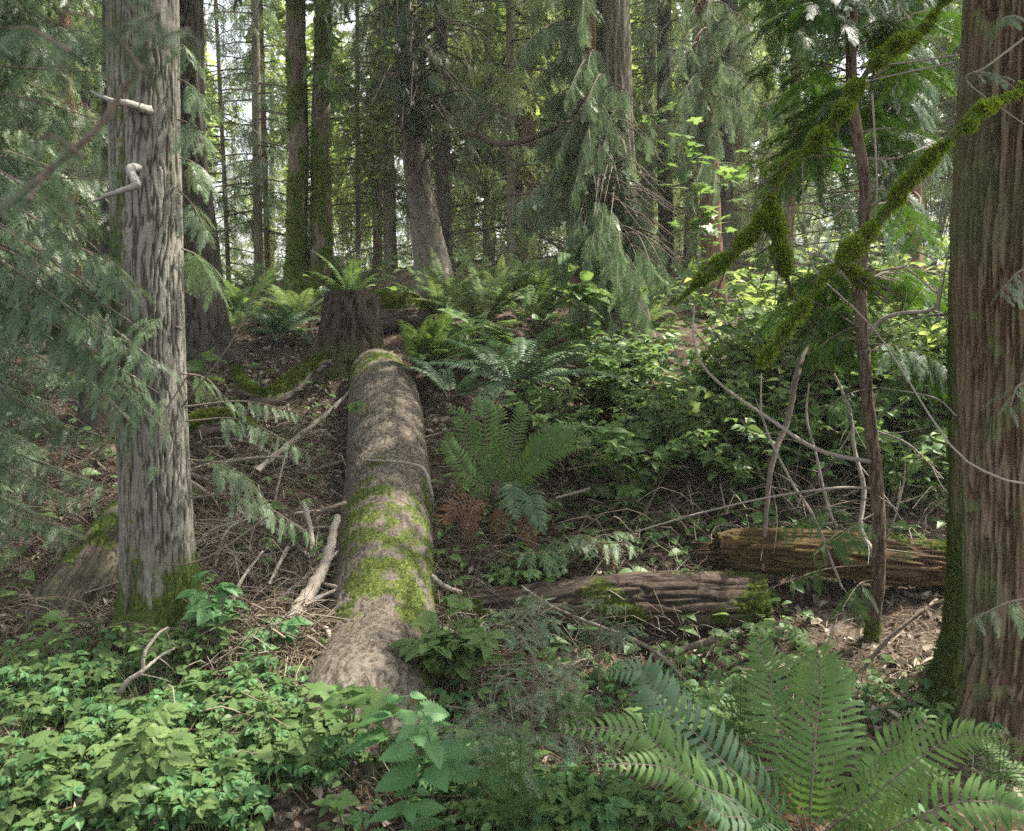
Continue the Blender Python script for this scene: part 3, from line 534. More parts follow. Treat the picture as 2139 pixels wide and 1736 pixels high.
# --- the young cedar beside it
def sapling():
    Y = 3.95; cps = [(1773, 0, 20), (1785, 200, 22), (1797, 400, 24), (1802, 600, 27), (1812, 800, 28), (1828, 1000, 31), (1835, 1200, 32), (1822, 1380, 36), (1812, 1440, 60)]
    pts, rad = tree_path(cps, Y, 5.2); pts.append(pts[-1] - A([0, 0, .2])); rad.append(rad[-1])
    t = thing('young_cedar', 'slim reddish young cedar stem standing in front of the massive cedar', 'tree', PY(1812, 1435, Y)); a = Acc()
    b = PY(1812, 1435, Y); mo = lambda V, N, s: np.clip(sstep(.5, .05, V[:, 2] - b[2]) * 1.3, 0, 1)
    pts = [q + A([rng.uniform(-.018, .018), rng.uniform(-.02, .02), 0]) for q in pts]; _, V, N, mm, _ = trunk(a, pts[::-1], A(rad[::-1]) * .88, 40, 700, 70, 8, .007, .08, 4, mo, seed=3.3, lump=.12); a.build('trunk', M['sapling_bark'], t, True)
    a = Acc(); moss_tufts(a, V, N, mm, 1500, .014, 0, .4); a.build('moss', M['moss'], t)
    a = Acc()
    for pth, r0, r1 in (([(1820, 965, 3.95), (1740, 950, 3.9), (1680, 925, 3.9), (1600, 870, 3.95), (1520, 815, 4.0), (1465, 760, 4.), (1448, 700, 4.), (1450, 640, 4.1)], .011, .004), ([(1812, 700, 3.95), (1840, 670, 3.9), (1880, 655, 3.8), (1950, 645, 3.7), (1965, 600, 3.7)], .011, .007),
                        ([(1830, 1020, 3.95), (1740, 1020, 4.), (1600, 1040, 4.1), (1450, 1075, 4.2), (1330, 1110, 4.3)], .007, .003), ([(1800, 590, 3.95), (1850, 570, 3.9), (1895, 553, 3.9)], .006, .004), ([(1805, 440, 3.95), (1700, 425, 4.1), (1560, 440, 4.3)], .006, .003),
                        ([(1840, 1150, 3.95), (1870, 1080, 3.9), (1890, 1000, 3.9)], .005, .003), ([(1830, 900, 3.95), (1900, 930, 4.), (1970, 1000, 4.1)], .006, .003), ([(1812, 640, 3.95), (1750, 560, 3.9), (1700, 520, 3.9)], .006, .003), ([(1790, 330, 3.95), (1870, 330, 4.1), (1950, 300, 4.3)], .007, .003)):
        p = spline([PY(*pth[0][:2], Y)] + [PD(*q) for q in pth[1:]], 26); tube(a, p, np.linspace(r0, r1, 26), 7, 0, .6, 0, .2); clean_twigs(a, p, 6, .12, 0, 0)
    a.build('bare_branches', M['grey_stick'], t, True)
    a = Acc()
    for k in range(46):
        v0 = rng.uniform(-150, 760); u1 = 1800 + rng.choice([-1, 1]) * rng.uniform(40, 230); Y1 = Y + rng.uniform(-.35, 1.2)
        if abs(u1 - 1800) < 140 and Y1 < Y and v0 > 100: Y1 = Y + .5
        bough(a, PY(1795, v0, Y), PY(u1, v0 + rng.uniform(-20, 60), Y1), .1, .24, 22, SP_HI, .005, .35, .3)
    for (u1, v1, Y1, L) in ((1700, 1160, 3.7, .13), (1580, 1240, 3.75, .12), (1740, 1130, 3.6, .14), (1760, 1270, 3.7, .13), (1640, 1100, 3.9, .14), (1700, 870, 3.8, .15), (1900, 820, 3.7, .16), (1690, 740, 3.9, .16)):
        bough(a, PY(1832, v1 - 60, Y), PY(u1, v1, Y1), .08, L, 13, SP_HI, .004, .5, .45)
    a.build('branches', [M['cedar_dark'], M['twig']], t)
sapling()
# denser dark cedar behind the sapling, upper right
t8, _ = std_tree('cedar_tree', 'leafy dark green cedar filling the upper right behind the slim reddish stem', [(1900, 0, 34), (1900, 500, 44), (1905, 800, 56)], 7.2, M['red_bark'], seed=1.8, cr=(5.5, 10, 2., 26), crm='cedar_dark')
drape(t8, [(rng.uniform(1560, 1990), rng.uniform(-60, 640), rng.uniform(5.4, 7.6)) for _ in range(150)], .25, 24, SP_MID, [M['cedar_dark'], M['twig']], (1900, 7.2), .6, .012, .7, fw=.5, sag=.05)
t9, _ = std_tree('cedar_tree', 'cedar with pale hanging sprays between the double cedar and the dark leafy cedar', [(1470, 0, 30), (1480, 300, 36), (1490, 600, 44)], 11., M['red_bark'], seed=2.8, cr=(6.5, 11, 2., 26), crm='cedar')
drape(t9, [(rng.uniform(1380, 1600), rng.uniform(-20, 420), rng.uniform(9.3, 11)) for _ in range(44)], .27, 24, SP_MID, [M['cedar'], M['twig']], (1475, 11.), 1.4, .012, .4)
# dark hemlock boughs, centre-left of the double cedar
drape(t6, [(rng.uniform(720, 1100), rng.uniform(-40, 330), rng.uniform(9.5, 12)) for _ in range(62)], .27, 22, SP_MID, [M['hemlock'], M['twig_dark']], (855, 12), .7, .016, .6)
drape(t4, [(rng.uniform(660, 800), rng.uniform(-40, 260), rng.uniform(9.5, 11)) for _ in range(14)], .24, 18, SP_MID, [M['cedar_dark'], M['twig_dark']], (640, 11), 1.0, .012, .6)
a = Acc()
for k in range(80):   # fine dead twigs of the leaning tree
    s = PY(870 + rng.uniform(-15, 25), rng.uniform(60, 480), 12); e = PY(rng.uniform(700, 1080), rng.uniform(100, 520), rng.uniform(10.5, 12.5)); p = spline([s, (s + e) / 2 + A([0, 0, -.1]), e], 10); tube(a, p, np.linspace(.008, .002, 10), 4, 0); clean_twigs(a, p, 4, .5, 0, .3)
a.build('dead_twigs', M['twig_dark'], t6)

# --- hemlock beyond the left edge of the frame, its boughs reach in
th = thing('hemlock_tree', 'hemlock with silvery green flat boughs reaching in from the left edge', 'tree', onground(-3.6, 5.0))
a = Acc(); trunk(a, [A([-3.6, 5.0, .2]), A([-3.6, 5.0, 5]), A([-3.6, 5.0, 11])], [.2, .17, .05], 30, 80, 16, 5, .02, .2, 5, None, seed=4); a.build('trunk', M['dark_bark'], th, True)
shade_crown(th, (A([-3.6, 5, 11]), A([-3.6, 5, .5])), 4.6, 10.5, 2.6, 42, M['hemlock'])
a = Acc()
for k in range(50):
    u1 = rng.uniform(-30, 330) ** 1.0; v1 = rng.uniform(-40, 700); Y1 = rng.uniform(4.3, 6.2); e = PY(u1, v1, Y1); s = A([-3.6, 5.0, e[2] + rng.uniform(-.1, .5)])
    bough(a, s, e, .04, .23, 52, SP_HEM + SP_HI[:2] if Y1 < 5 else SP_MID, .010, .45, .35)
for (u1, v1, Y1) in ((345, 830, 3.55), (290, 600, 3.6), (350, 900, 3.5), (250, 560, 3.6), (270, 880, 3.55), (300, 690, 3.6), (260, 640, 3.65), (210, 620, 3.9), (240, 760, 3.6), (310, 830, 3.6), (180, 690, 3.7), (130, 650, 4.), (90, 560, 4.2), (40, 620, 4.2), (150, 730, 3.9), (280, 740, 3.55), (230, 700, 3.5), (330, 760, 3.5)):
    e = PY(u1, v1, Y1); bough(a, A([-3.2, 4.6, e[2] + .55]), e, .08, .19, 32, SP_HI, .009, .5, .45)
for k in range(38):
    e = PY(rng.uniform(-20, 300), rng.uniform(720, 1150), rng.uniform(3.5, 4.9)); bough(a, A([-3.4, 4.9, e[2] + .3]), e, .03, .17, 40, SP_HEM + SP_HI[:2], .007, .3, .45)
a.build('branches', [M['hemlock'], M['twig']], th)
# --- branch close to the lens, upper left
tn = thing('hemlock_tree', 'soft near hemlock branch slanting across the upper left corner', 'tree', (-2.2, .9, .0))
a = Acc(); trunk(a, [A([-2.2, .9, -.2]), A([-2.2, .9, 5]), A([-2.1, 1, 9])], [.16, .13, .04], 24, 60, 16, 5, .02, .2, 5, None, seed=5); a.build('trunk', M['dark_bark'], tn, True)
a = Acc(); p = spline([PD(-420, 660, 1.2), PD(-150, 520, 1.), PD(0, 437, .85), PD(110, 350, .85), PD(200, 270, .85), PD(250, 200, .85), PD(300, 110, .85), PD(338, -30, .9)], 40)
tube(a, p, np.linspace(.0045, .002, 40), 8, 1, .5)
for (u0, v0, u1, v1) in ((120, 20, 300, 150), (230, 90, 330, 30), (280, 140, 400, 60), (60, 300, 180, 330), (110, 350, 60, 420), (20, 60, 150, 110), (300, 60, 240, -30)):
    bough(a, PD(u0, v0, .88), PD(u1, v1, .8), .05, .055, 22, SP_NEEDLE, .0012, .4, .2)
a.build('branches', [M['hemlock'], M['twig']], tn)

# ------------------------------------------------------------------ far trees
def far_foliage(kind, n, seed, z0=1.2, z1=11):
    a = Acc(); rs = np.random.default_rng(seed)
    for k in range(n):
        z = z0 + (z1 - z0) * (k + rs.random()) / n; an = rs.random() * 6.283; ln = (2.0 - 1.0 * (z / z1)) * (.5 + .7 * rs.random()); c = A([0, 0, z]); e = c + A([math.cos(an) * ln, math.sin(an) * ln, -.25 * ln])
        path = spline([c, (c + e) / 2 + A([0, 0, .08]), e], 7); tube(a, path, np.linspace(.018, .004, 7), 4, 1)
        sprays_along(a, path, .40, 17, SP_LO, 0, .8, .15, .7, .4)
    return a
FARF = []
for i, mt in enumerate(('far', 'far', 'cedar', 'far', 'far')):
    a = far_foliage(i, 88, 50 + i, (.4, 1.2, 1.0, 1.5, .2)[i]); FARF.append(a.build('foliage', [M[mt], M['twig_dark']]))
def far_trunk_mesh(mt, seed):
    a = Acc(); trunk(a, [A([0, 0, -.6]), A([.05, 0, 4]), A([0, .05, 14])], [.14, .12, .04], 16, 60, 10, 8, .02, .3, 5, None, seed=seed); return a.build('trunk', M[mt], None, True)
FART = {m: far_trunk_mesh(m, i * 2.1) for i, m in enumerate(('far_bark', 'red_bark', 'dark_bark', 'alder_bark'))}
used = set()
def far_tree(pos, wdt, bark, fol, rz, label, group, lean=0., fs=1.):
    t = thing('distant_conifer', label, 'tree', pos, group); t.rotation_euler = (0, lean, 0)
    for src, key, sc in ((FART[bark], 'T' + bark, (wdt / .26, wdt / .26, 1)), (FARF[fol], 'F%d' % fol, (fs, fs, 1))):
        if sc is None: continue
        if key in used: o = src.copy(); COL.objects.link(o)
        else: o = src; used.add(key)
        o.parent = t; o.scale = sc; o.rotation_euler = (0, 0, rz)
    return t
named = [(788, 555, 20, 18, 'red_bark', 'thin reddish trunk lit beyond the ridge, left of the leaning trunk'), (816, 555, 17, 25, 'far_bark', 'thin brown trunk beyond the ridge, between the reddish one and the leaning trunk'),
         (541, 590, 17, 18, 'far_bark', 'pale slender trunk in the bright gap left of the twin mossy trunks'), (561, 590, 19, 12, 'red_bark', 'very thin reddish trunk in the bright gap left of the twin mossy trunks'), (1018, 560, 20, 18, 'red_bark', 'thin reddish trunk in the hazy gap left of the double cedar'),
         (1075, 555, 18, 22, 'far_bark', 'thin crooked brown trunk just left of the double cedar drapery'), (1350, 560, 16, 26, 'far_bark', 'first trunk to the right of the double cedar'), (1393, 570, 15, 30, 'dark_bark', 'straight dark trunk, second to the right of the double cedar'),
         (1441, 570, 15, 26, 'alder_bark', 'brown trunk, third to the right of the double cedar'), (1505, 600, 13.5, 36, 'dark_bark', 'thick brown trunk on the litter slope behind the maple leaves'), (1530, 600, 14.5, 20, 'red_bark', 'narrow reddish trunk on the litter slope behind the maple leaves'),
         (150, 600, 13, 34, 'red_bark', 'brown trunk half veiled by silvery boughs near the left edge'), (195, 590, 14, 20, 'dark_bark', 'dark thin trunk close left of the grey ridged-bark trunk'), (932, 570, 15, 30, 'dark_bark', 'shaded dark trunk right behind the leaning trunk'), (1640, 600, 14, 20, 'red_bark', 'reddish trunk behind the hanging moss-covered limbs'),
         (478, 600, 18, 9, 'far_bark', 'pole-thin trunk right of the dark furrowed trunk'), (748, 565, 17, 9, 'alder_bark', 'pole-thin trunk right of the twin mossy trunks')]
for i, (u, v, Y, px, bk, lb) in enumerate(named):
    p = PY(u, v, Y); p[2] = min(p[2], float(zs(p[:1], p[1:2])[0])) + .0
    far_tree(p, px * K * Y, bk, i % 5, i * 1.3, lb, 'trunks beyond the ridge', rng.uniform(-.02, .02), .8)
cand = []; rs = np.random.default_rng(11)
for Y0, Y1, n in ((14, 20, 12), (20, 30, 22), (30, 48, 40), (48, 75, 46)):
    for k in range(n):
        Y = rs.uniform(Y0, Y1); x = (rs.random() - .5) * 2 * (Y * .72)
        uu = U0 + x / (K * Y); 
        if Y < 34 and 430 < uu < 600: continue
        cand.append((x, Y))
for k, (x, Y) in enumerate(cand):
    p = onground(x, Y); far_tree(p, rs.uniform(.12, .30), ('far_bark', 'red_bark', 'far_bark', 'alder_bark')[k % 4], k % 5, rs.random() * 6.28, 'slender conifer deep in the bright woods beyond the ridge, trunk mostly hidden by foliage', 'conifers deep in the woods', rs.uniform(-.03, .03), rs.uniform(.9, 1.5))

# ------------------------------------------------------------------ logs and stump
def log(name, label, pts, rad, mat, group=None, moss=None, tufts=0, tsz=.014, cap=True, cat='log', **kw):
    t = thing(name, label, cat, pts[0], group); a = Acc()
    _, V, N, mm, s = trunk(a, pts, rad, kw.pop('nr', 150), kw.pop('nl', 380), kw.pop('freq', 20), kw.pop('stretch', 4), kw.pop('amp', .02), 0, 5, moss, cap=cap, **kw)
    a.build('wood', mat, t, True)
    if tufts: a = Acc(); moss_tufts(a, V, N, mm, tufts, tsz, 0, .4); a.build('moss', M['moss'], t)
    return t, V, N, mm
LP = [(745, 1535, 3.25), (758, 1470, 3.48), (790, 1340, 4.0), (800, 1180, 4.6), (808, 1020, 5.35), (806, 900, 6.0), (800, 810, 6.7), (790, 768, 7.4), (782, 760, 7.8)]
LWID = [340, 300, 232, 212, 186, 162, 146, 118, 70]
Lp = [PD(*q) - A([0, 0, w_ * .5 * K * q[2] * .35]) for q, w_ in zip(LP, LWID)]; Lp[0][2] -= .20; Lr = [w_ / 2 * K * q[2] for q, w_ in zip(LP, LWID)]
MB = [(765, 1020, 5.2, .16), (745, 1070, 5.0, .17), (850, 1060, 5.1, .15), (800, 1110, 4.8, .2), (735, 1110, 4.8, .12), (860, 1160, 4.6, .16), (755, 1215, 4.4, .18), (700, 1260, 4.2, .14), (830, 1230, 4.4, .12), (885, 1260, 4.25, .14), (885, 1320, 4.1, .12), (780, 960, 5.5, .07), (760, 780, 7.2, .34), (815, 775, 7.2, .25), (775, 850, 6.4, .07)]
MBp = [(PD(u, v, d - .2), r) for u, v, d, r in MB]
def lmoss(V, N, s):
    m = np.zeros(len(V))
    for p, r in MBp: m = np.maximum(m, sstep(r * 1.75, r * .3, np.linalg.norm(V - p, axis=1)))
    m = np.maximum(m, .75 * sstep(.55, .9, N[:, 0]) * sstep(5.6, 5.2, V[:, 1]))
    return np.clip(m * (fbm(V * 16, 4) * 2.4 - .62) * (N[:, 2] > -.2), 0, .78)
tl, LV, LN, Lm = log('fallen_log', 'big fallen log with bright moss patches lying up the slope in the middle', Lp, Lr, M['log_bark'], moss=lmoss, tufts=9000, tsz=.0065, nr=200, nl=520, freq=42, stretch=1.6, amp=.014, lump=.07, seed=6.6)

spos = PD(727, 775, 7.9); stp = thing('tree_stump', 'dark flat-topped broken stump above the end of the big fallen log', 'stump', spos)
a = Acc(); r_ = 66 * K * 7.9
trunk(a, [spos - A([0, 0, .35]), spos, spos + A([.03, 0, .3]), PD(738, 618, 7.9)], [r_ * 1.15, r_ * 1.1, r_ * .95, r_ * .84], 110, 140, 14, 10, .05, .25, 5, lambda V, N, s: np.clip(.25 * fbm(V * 5, 2) + .3 * sstep(.5, .1, V[:, 2] - spos[2]), 0, 1), seed=2.4, lump=.05)
a.build('bark', M['stump'], stp, True)
a = Acc(); c0 = PD(738, 618, 7.9); nr = 60; thh = np.linspace(0, 2 * np.pi, nr, endpoint=False); rings = []
for k in range(7):
    q = 1 - k / 6.05; rings.append(c0 + np.stack([np.cos(thh) * r_ * .87 * q, np.sin(thh) * r_ * .87 * q, (fbm(np.stack([np.cos(thh) * q * 6, np.sin(thh) * q * 6, thh * 0], -1), 2) - .45) * .07 * (k > 0)], -1))
i = np.arange(6)[:, None] * nr; j = np.arange(nr)[None]; j2 = (j + 1) % nr
a.add(np.vstack(rings), np.stack([i + j, i + j2, i + nr + j2, i + nr + j], -1).reshape(-1, 4), rng.random(nr * 7)); a.build('cut_face', M['stump_top'], stp, True)

allm = lambda k, n=.9: (lambda V, N, s: np.clip(sstep(-.1, .8, N[:, 2]) * n * (.3 + 1.3 * fbm(V * k, 2)), 0, 1))
log('fallen_log', 'mossy sunlit log lying behind the dark stump', [PD(775, 655, 8.9), PD(830, 652, 9.0), PD(890, 655, 9.3)], [.20, .19, .15], M['log_bark'], moss=allm(8, 1.5), tufts=7000, tsz=.02, seed=1.1)
log('mossy_root', 'curved moss-topped root arching down left from the dark stump', [PD(*q) for q in ((688, 752, 7.4), (655, 765, 7.3), (615, 800, 7.1), (575, 828, 6.9), (540, 830, 6.8), (505, 800, 6.9), (495, 770, 7.1))], [.05, .075, .085, .08, .06, .05, .03], M['log_bark'], moss=allm(10, 1.4), tufts=5000, tsz=.015, cat='root', seed=2.1, nr=50)
log('mossy_root', 'low moss-covered root lump right beside the grey ridged-bark trunk', [PD(*q) for q in ((385, 905, 5.9), (430, 888, 5.95), (480, 885, 6.0), (540, 905, 6.0))], [.07, .085, .08, .03], M['log_bark'], moss=allm(8, 2.0), tufts=5000, tsz=.02, cat='root', seed=3.1, nr=50)
log('leaning_log', 'dark mossy-topped log slanting behind the base of the grey ridged-bark trunk', [PD(*q) for q in ((60, 1400, 4.4), (150, 1270, 4.5), (215, 1170, 4.7), (275, 1080, 5.0), (330, 1010, 5.4))], [.20, .185, .16, .12, .08], M['dark_bark'], moss=lambda V, N, s: np.clip(sstep(.35, .95, N[:, 2]) * .8 * (fbm(V * 12, 3) * 2.4 - .5), 0, .7), tufts=1600, tsz=.009, seed=4.1, freq=20)
log('old_log', 'dark brown bark-ridged log lying across beneath the orange rotten log', [PD(*q) for q in ((900, 1300, 4.65), (1050, 1290, 4.65), (1250, 1270, 4.6), (1420, 1262, 4.6), (1585, 1262, 4.65))], [.15, .155, .16, .165, .16], M['old_log'], moss=lambda V, N, s: np.clip((fbm(V * 4 + 2, 3) - .46) * 4 * (N[:, 2] > -.3), 0, 1), tufts=2500, seed=5.1, freq=24, stretch=7, amp=.028)
log('rotten_log', 'orange rotting log with a splintered end under the young cedar', [PD(*q) for q in ((1498, 1150, 4.75), (1560, 1150, 4.75), (1750, 1158, 4.7), (1900, 1172, 4.7), (2100, 1185, 4.75))], [.085, .115, .13, .12, .12], M['rot'], moss=lambda V, N, s: np.clip((fbm(V * 5, 3) - .5) * 3.2 * (N[:, 2] > .2), 0, 1), tufts=1500, seed=6.1, freq=34, stretch=14, amp=.034, lump=.45, cw=.5)
rl = [o for o in COL.objects if o.name.startswith('rotten_log')][0]
a = Acc(); e0 = PD(1500, 1152, 4.75)
for k in range(26):
    q = rnd(1)[0] * A([.02, .07, .07]) + e0 + A([.10, 0, 0]); l = rng.uniform(.08, .26); tube(a, spline([q, q + A([-l * .6, 0, rng.uniform(-.01, .02)]), q + A([-l, 0, rng.uniform(-.02, .03)])], 6), np.linspace(rng.uniform(.008, .018), .001, 6), 5, 0, rng.random(), 0, .6)
a.build('splinters', M['rot'], rl, True)
log('old_log', 'short grey log piece lying on the slope near the left edge', [PD(75, 795, 7.2), PD(110, 780, 7.2), (PD(150, 762, 7.3))], [.035, .05, .05], M['far_bark'], cap=True, seed=7.1, nr=30, nl=60)
log('old_log', 'pale sunlit log on the ridge below the twin mossy trunks', [PD(575, 640, 9.6), PD(620, 633, 9.8), PD(670, 628, 10.2)], [.04, .05, .05], M['far_bark'], moss=allm(8, .6), seed=7.5, nr=30, nl=60)

# ------------------------------------------------------------------ sticks
def stick(label, pth, r, mat='twig', side=0, sl=.15, cat='fallen branch', name='fallen_branch', sub=8, par=None, m=0.):
    p = spline([PD(*q) for q in pth], 34); a = Acc(); rr = np.interp(np.linspace(0, 1, 34), np.linspace(0, 1, len(r)), r)
    tube(a, p + rnd(34, float(np.mean(r)) * .18), rr, 10, 0, .4 + .3 * rng.random(340), m, .22)
    if side: clean_twigs(a, p, side, sl, 0, 0)
    if par: return a.build('side_branch', M[mat], par, True)
    t = thing(name, label, cat, p[0]); a.build('wood', M[mat], t, True); return t
tb = stick('thick pale barkless branch leaning against the big fallen log', [(704, 1080, 4.65), (688, 1150, 4.5), (668, 1200, 4.4), (640, 1245, 4.22), (592, 1325, 4.05)], [.019, .025, .029, .034, .035], 'grey_stick')
stick('', [(662, 1215, 4.38), (630, 1221, 4.45), (598, 1222, 4.5)], [.016, .014, .013], 'grey_stick', par=tb)
stick('crooked brown branch poking out beside the pale barkless branch', [(652, 1165, 4.7), (650, 1110, 4.8), (640, 1070, 4.9), (634, 1050, 5.0)], [.014, .014, .016, .010], 'grey_stick')
stick('short dark branch reaching to the left flank of the mossy log', [(640, 1088, 4.9), (680, 1065, 4.85), (722, 1050, 4.9)], [.008, .010, .012], 'twig')
stick('horizontal brown branch low at left in front of the dark hollow', [(245, 1412, 3.75), (330, 1410, 3.7), (400, 1402, 3.7), (470, 1410, 3.75)], [.010, .012, .014, .018], 'twig', 4, .1)
stick('bent greyish branch rising from the brambles at lower left', [(225, 1490, 3.5), (262, 1430, 3.45), (300, 1400, 3.45), (330, 1375, 3.5), (365, 1355, 3.5)], [.011, .012, .008, .005, .003], 'grey_stick', 3, .12)
stick('pale twig curling upward above the horizontal brown branch', [(300, 1400, 3.5), (302, 1365, 3.5), (330, 1325, 3.55), (352, 1310, 3.6)], [.008, .007, .006, .003], 'grey_stick')
stick('straight brown branch slanting down to the twig heap left of the log', [(440, 1300, 3.95), (475, 1350, 3.85), (500, 1400, 3.8)], [.008, .011, .012], 'grey_stick')
stick('long thin pole lying on the slope towards the stump', [(535, 985, 5.6), (620, 915, 6.2), (700, 850, 6.6), (780, 770, 7.1), (820, 735, 7.3)], [.020, .020, .018, .012, .008], 'grey_stick')
stick('forked bleached stick lying across the top of the mossy log', [(762, 961, 5.32), (820, 964, 5.22), (870, 972, 5.2), (890, 990, 5.22), (903, 1035, 5.2)], [.008, .008, .009, .012, .010], 'grey_stick', 4, .1)
stick('lichen-spotted branch sloping through the litter right of the log', [(1090, 1225, 4.5), (1150, 1265, 4.35), (1230, 1300, 4.2), (1310, 1330, 4.1), (1380, 1370, 3.95), (1440, 1430, 3.8)], [.005, .008, .008, .010, .010, .005], 'lichen_stick', 10, .14)
stick('arched whitish twig behind the young fir seedling', [(960, 1418, 3.8), (1020, 1398, 3.8), (1090, 1402, 3.85), (1130, 1420, 3.9)], [.004, .005, .005, .003], 'lichen_stick', 3, .1)
stick('short pale stick lying below the mid-slope sword fern', [(1160, 1040, 5.3), (1200, 1030, 5.35), (1232, 1020, 5.4)], [.006, .010, .008], 'grey_stick')
stick('small stick jutting from the right flank of the mossy log', [(900, 1203, 4.5), (930, 1225, 4.45), (965, 1238, 4.4)], [.014, .012, .009], 'grey_stick')
stick('broken branch stub lying under the dark brown log', [(1360, 1370, 4.2), (1430, 1355, 4.2), (1498, 1335, 4.15)], [.012, .016, .020], 'twig', 8, .15)
stick('grey pole leaning on the root mound of the massive cedar', [(1800, 1400, 3.75), (1860, 1330, 3.7), (1930, 1275, 3.7)], [.008, .009, .007], 'twig')
stick('dead purplish sapling leaning through the shrubs', [(1745, 590, 5.0), (1700, 680, 4.9), (1665, 780, 4.8), (1645, 880, 4.8), (1615, 960, 4.75), (1600, 1080, 4.7), (1595, 1190, 4.65)], [.012, .018, .017, .016, .015, .012, .009], 'twig', 12, .3, 'dead tree', 'dead_sapling')
stick('crooked grey stem just left of the young cedar', [(1742, 780, 4.6), (1775, 860, 4.55), (1785, 940, 4.5), (1805, 1020, 4.45), (1798, 1100, 4.4), (1825, 1160, 4.3), (1832, 1230, 4.25)], [.006, .009, .010, .011, .012, .013, .012], 'grey_stick', 8, .25, 'dead tree', 'dead_sapling')
stick('thin straight dead stem slanting across the shrubs to the orange log', [(1590, 780, 4.3), (1595, 880, 4.2), (1650, 1000, 4.1), (1700, 1080, 4.0), (1740, 1180, 3.9), (1760, 1230, 3.9)], [.003, .005, .006, .006, .005, .004], 'grey_stick', 3, .1, 'dead tree', 'dead_sapling')
stick('pale dead stem kinked near the middle of the shrubs', [(1690, 800, 4.4), (1685, 870, 4.4), (1705, 950, 4.35), (1730, 1060, 4.3), (1750, 1100, 4.3)], [.003, .006, .006, .005, .003], 'grey_stick', 4, .12, 'dead tree', 'dead_sapling')
rs = np.random.default_rng(23)
for k in range(70):   # loose sticks strewn over the slope
    if k < 26 or k > 45: u, v = rs.uniform(380, 700), rs.uniform(880, 1420)
    elif k < 36: u, v = rs.uniform(920, 1700), rs.uniform(1020, 1420)
    else: u, v = rs.uniform(0, 240), rs.uniform(850, 1300)
    g = G(u, v); an = rs.random() * 6.28; l = rs.uniform(.15, .5) if k < 46 else rs.uniform(.45, 1.0); e = onground(g[0] + math.cos(an) * l, g[1] + math.sin(an) * l, rs.uniform(.01, .2)); mdl = (g + e) / 2 + A([rs.uniform(-.05, .05), 0, rs.uniform(0, .08)])
    a = Acc(); p = spline([g + A([0, 0, .01]), mdl, e], 14); tube(a, p, np.linspace(.008, .003, 14) * (rs.uniform(.6, 1.4) if k < 46 else rs.uniform(1.3, 2.4)), 6, 0, .6, 0, .25); clean_twigs(a, p, 4, .12, 0, 0)
    side = ('slope left of the mossy log', 'litter right of the mossy log', 'ground under the boughs near the left edge')[0 if k < 26 or k > 45 else 1 if k < 36 else 2]
    t = thing('loose_stick', 'thin loose twig strewn on the ' + side, 'stick', g, 'loose twigs on the ' + side); a.build('wood', M['grey_stick' if k % 3 else 'twig'], t, True)

# ------------------------------------------------------------------ ferns
def frond(acc, path, W, n, mat=0, mats=1, nor=None, droop=.25, v0=0., lw=.16, twist=0.):
    """sword-fern frond: a rachis with paired narrow leaflets"""
    m = len(path); tube(acc, path, np.linspace(.0028, .0009, m) * max(1, W / .09), 4, mats, .6)
    t = (np.arange(n) + .5) / n; t = .10 + .90 * t; ix = t * (m - 1); i = np.minimum(ix.astype(int), m - 2); f = (ix - i)[:, None]
    pos = path[i] * (1 - f) + path[i + 1] * f; tan = nrm(path[i + 1] - path[i]); up = nor if nor is not None else A([0, 0, 1.])
    sd = nrm(np.cross(tan, np.broadcast_to(up, tan.shape))); nn = np.cross(sd, tan)
    spc = np.linalg.norm(np.diff(path, axis=0), axis=1).sum() / n
    L = W * np.clip(np.minimum(.55 + t * 2.2, 1.05), 0, 1) * np.clip((1.02 - t) * 2.1, .05, 1) ** .8
    for sg in (1, -1):
        l = L * (.88 + .2 * rng.random(n)) * np.where(rng.random(n) < .03, .3, 1); wd = np.minimum(l * lw, spc * .34) + .0006; d = nrm(sd * sg + tan * (.22 + .25 * t[:, None]) + rnd(n, .07))
        q = pos; a_ = tan * wd[:, None]
        def st(x, wf, dz): return q + d * (l * x)[:, None] + nn * (l * dz)[:, None] + tan * (l * .10 * x * x)[:, None], a_ * wf
        rows = [st(0, .5, 0), st(.3, 1., .10), st(.7, .75, .02), st(1., .06, -droop)]
        V = np.stack([np.stack([c - w_, c + w_], 1) for c, w_ in rows], 1)   # n,4,2,3
        V = V.reshape(n, 8, 3); F = A([[0, 1, 3, 2], [2, 3, 5, 4], [4, 5, 7, 6]]); FF = (F[None] + (np.arange(n) * 8)[:, None, None]).reshape(-1, 4)
        vv = np.clip(.45 + v0 + .25 * t + (rng.random(n) - .5) * .2, 0, 1).repeat(8); acc.add(V.reshape(-1, 3), FF, vv, 0, mat)
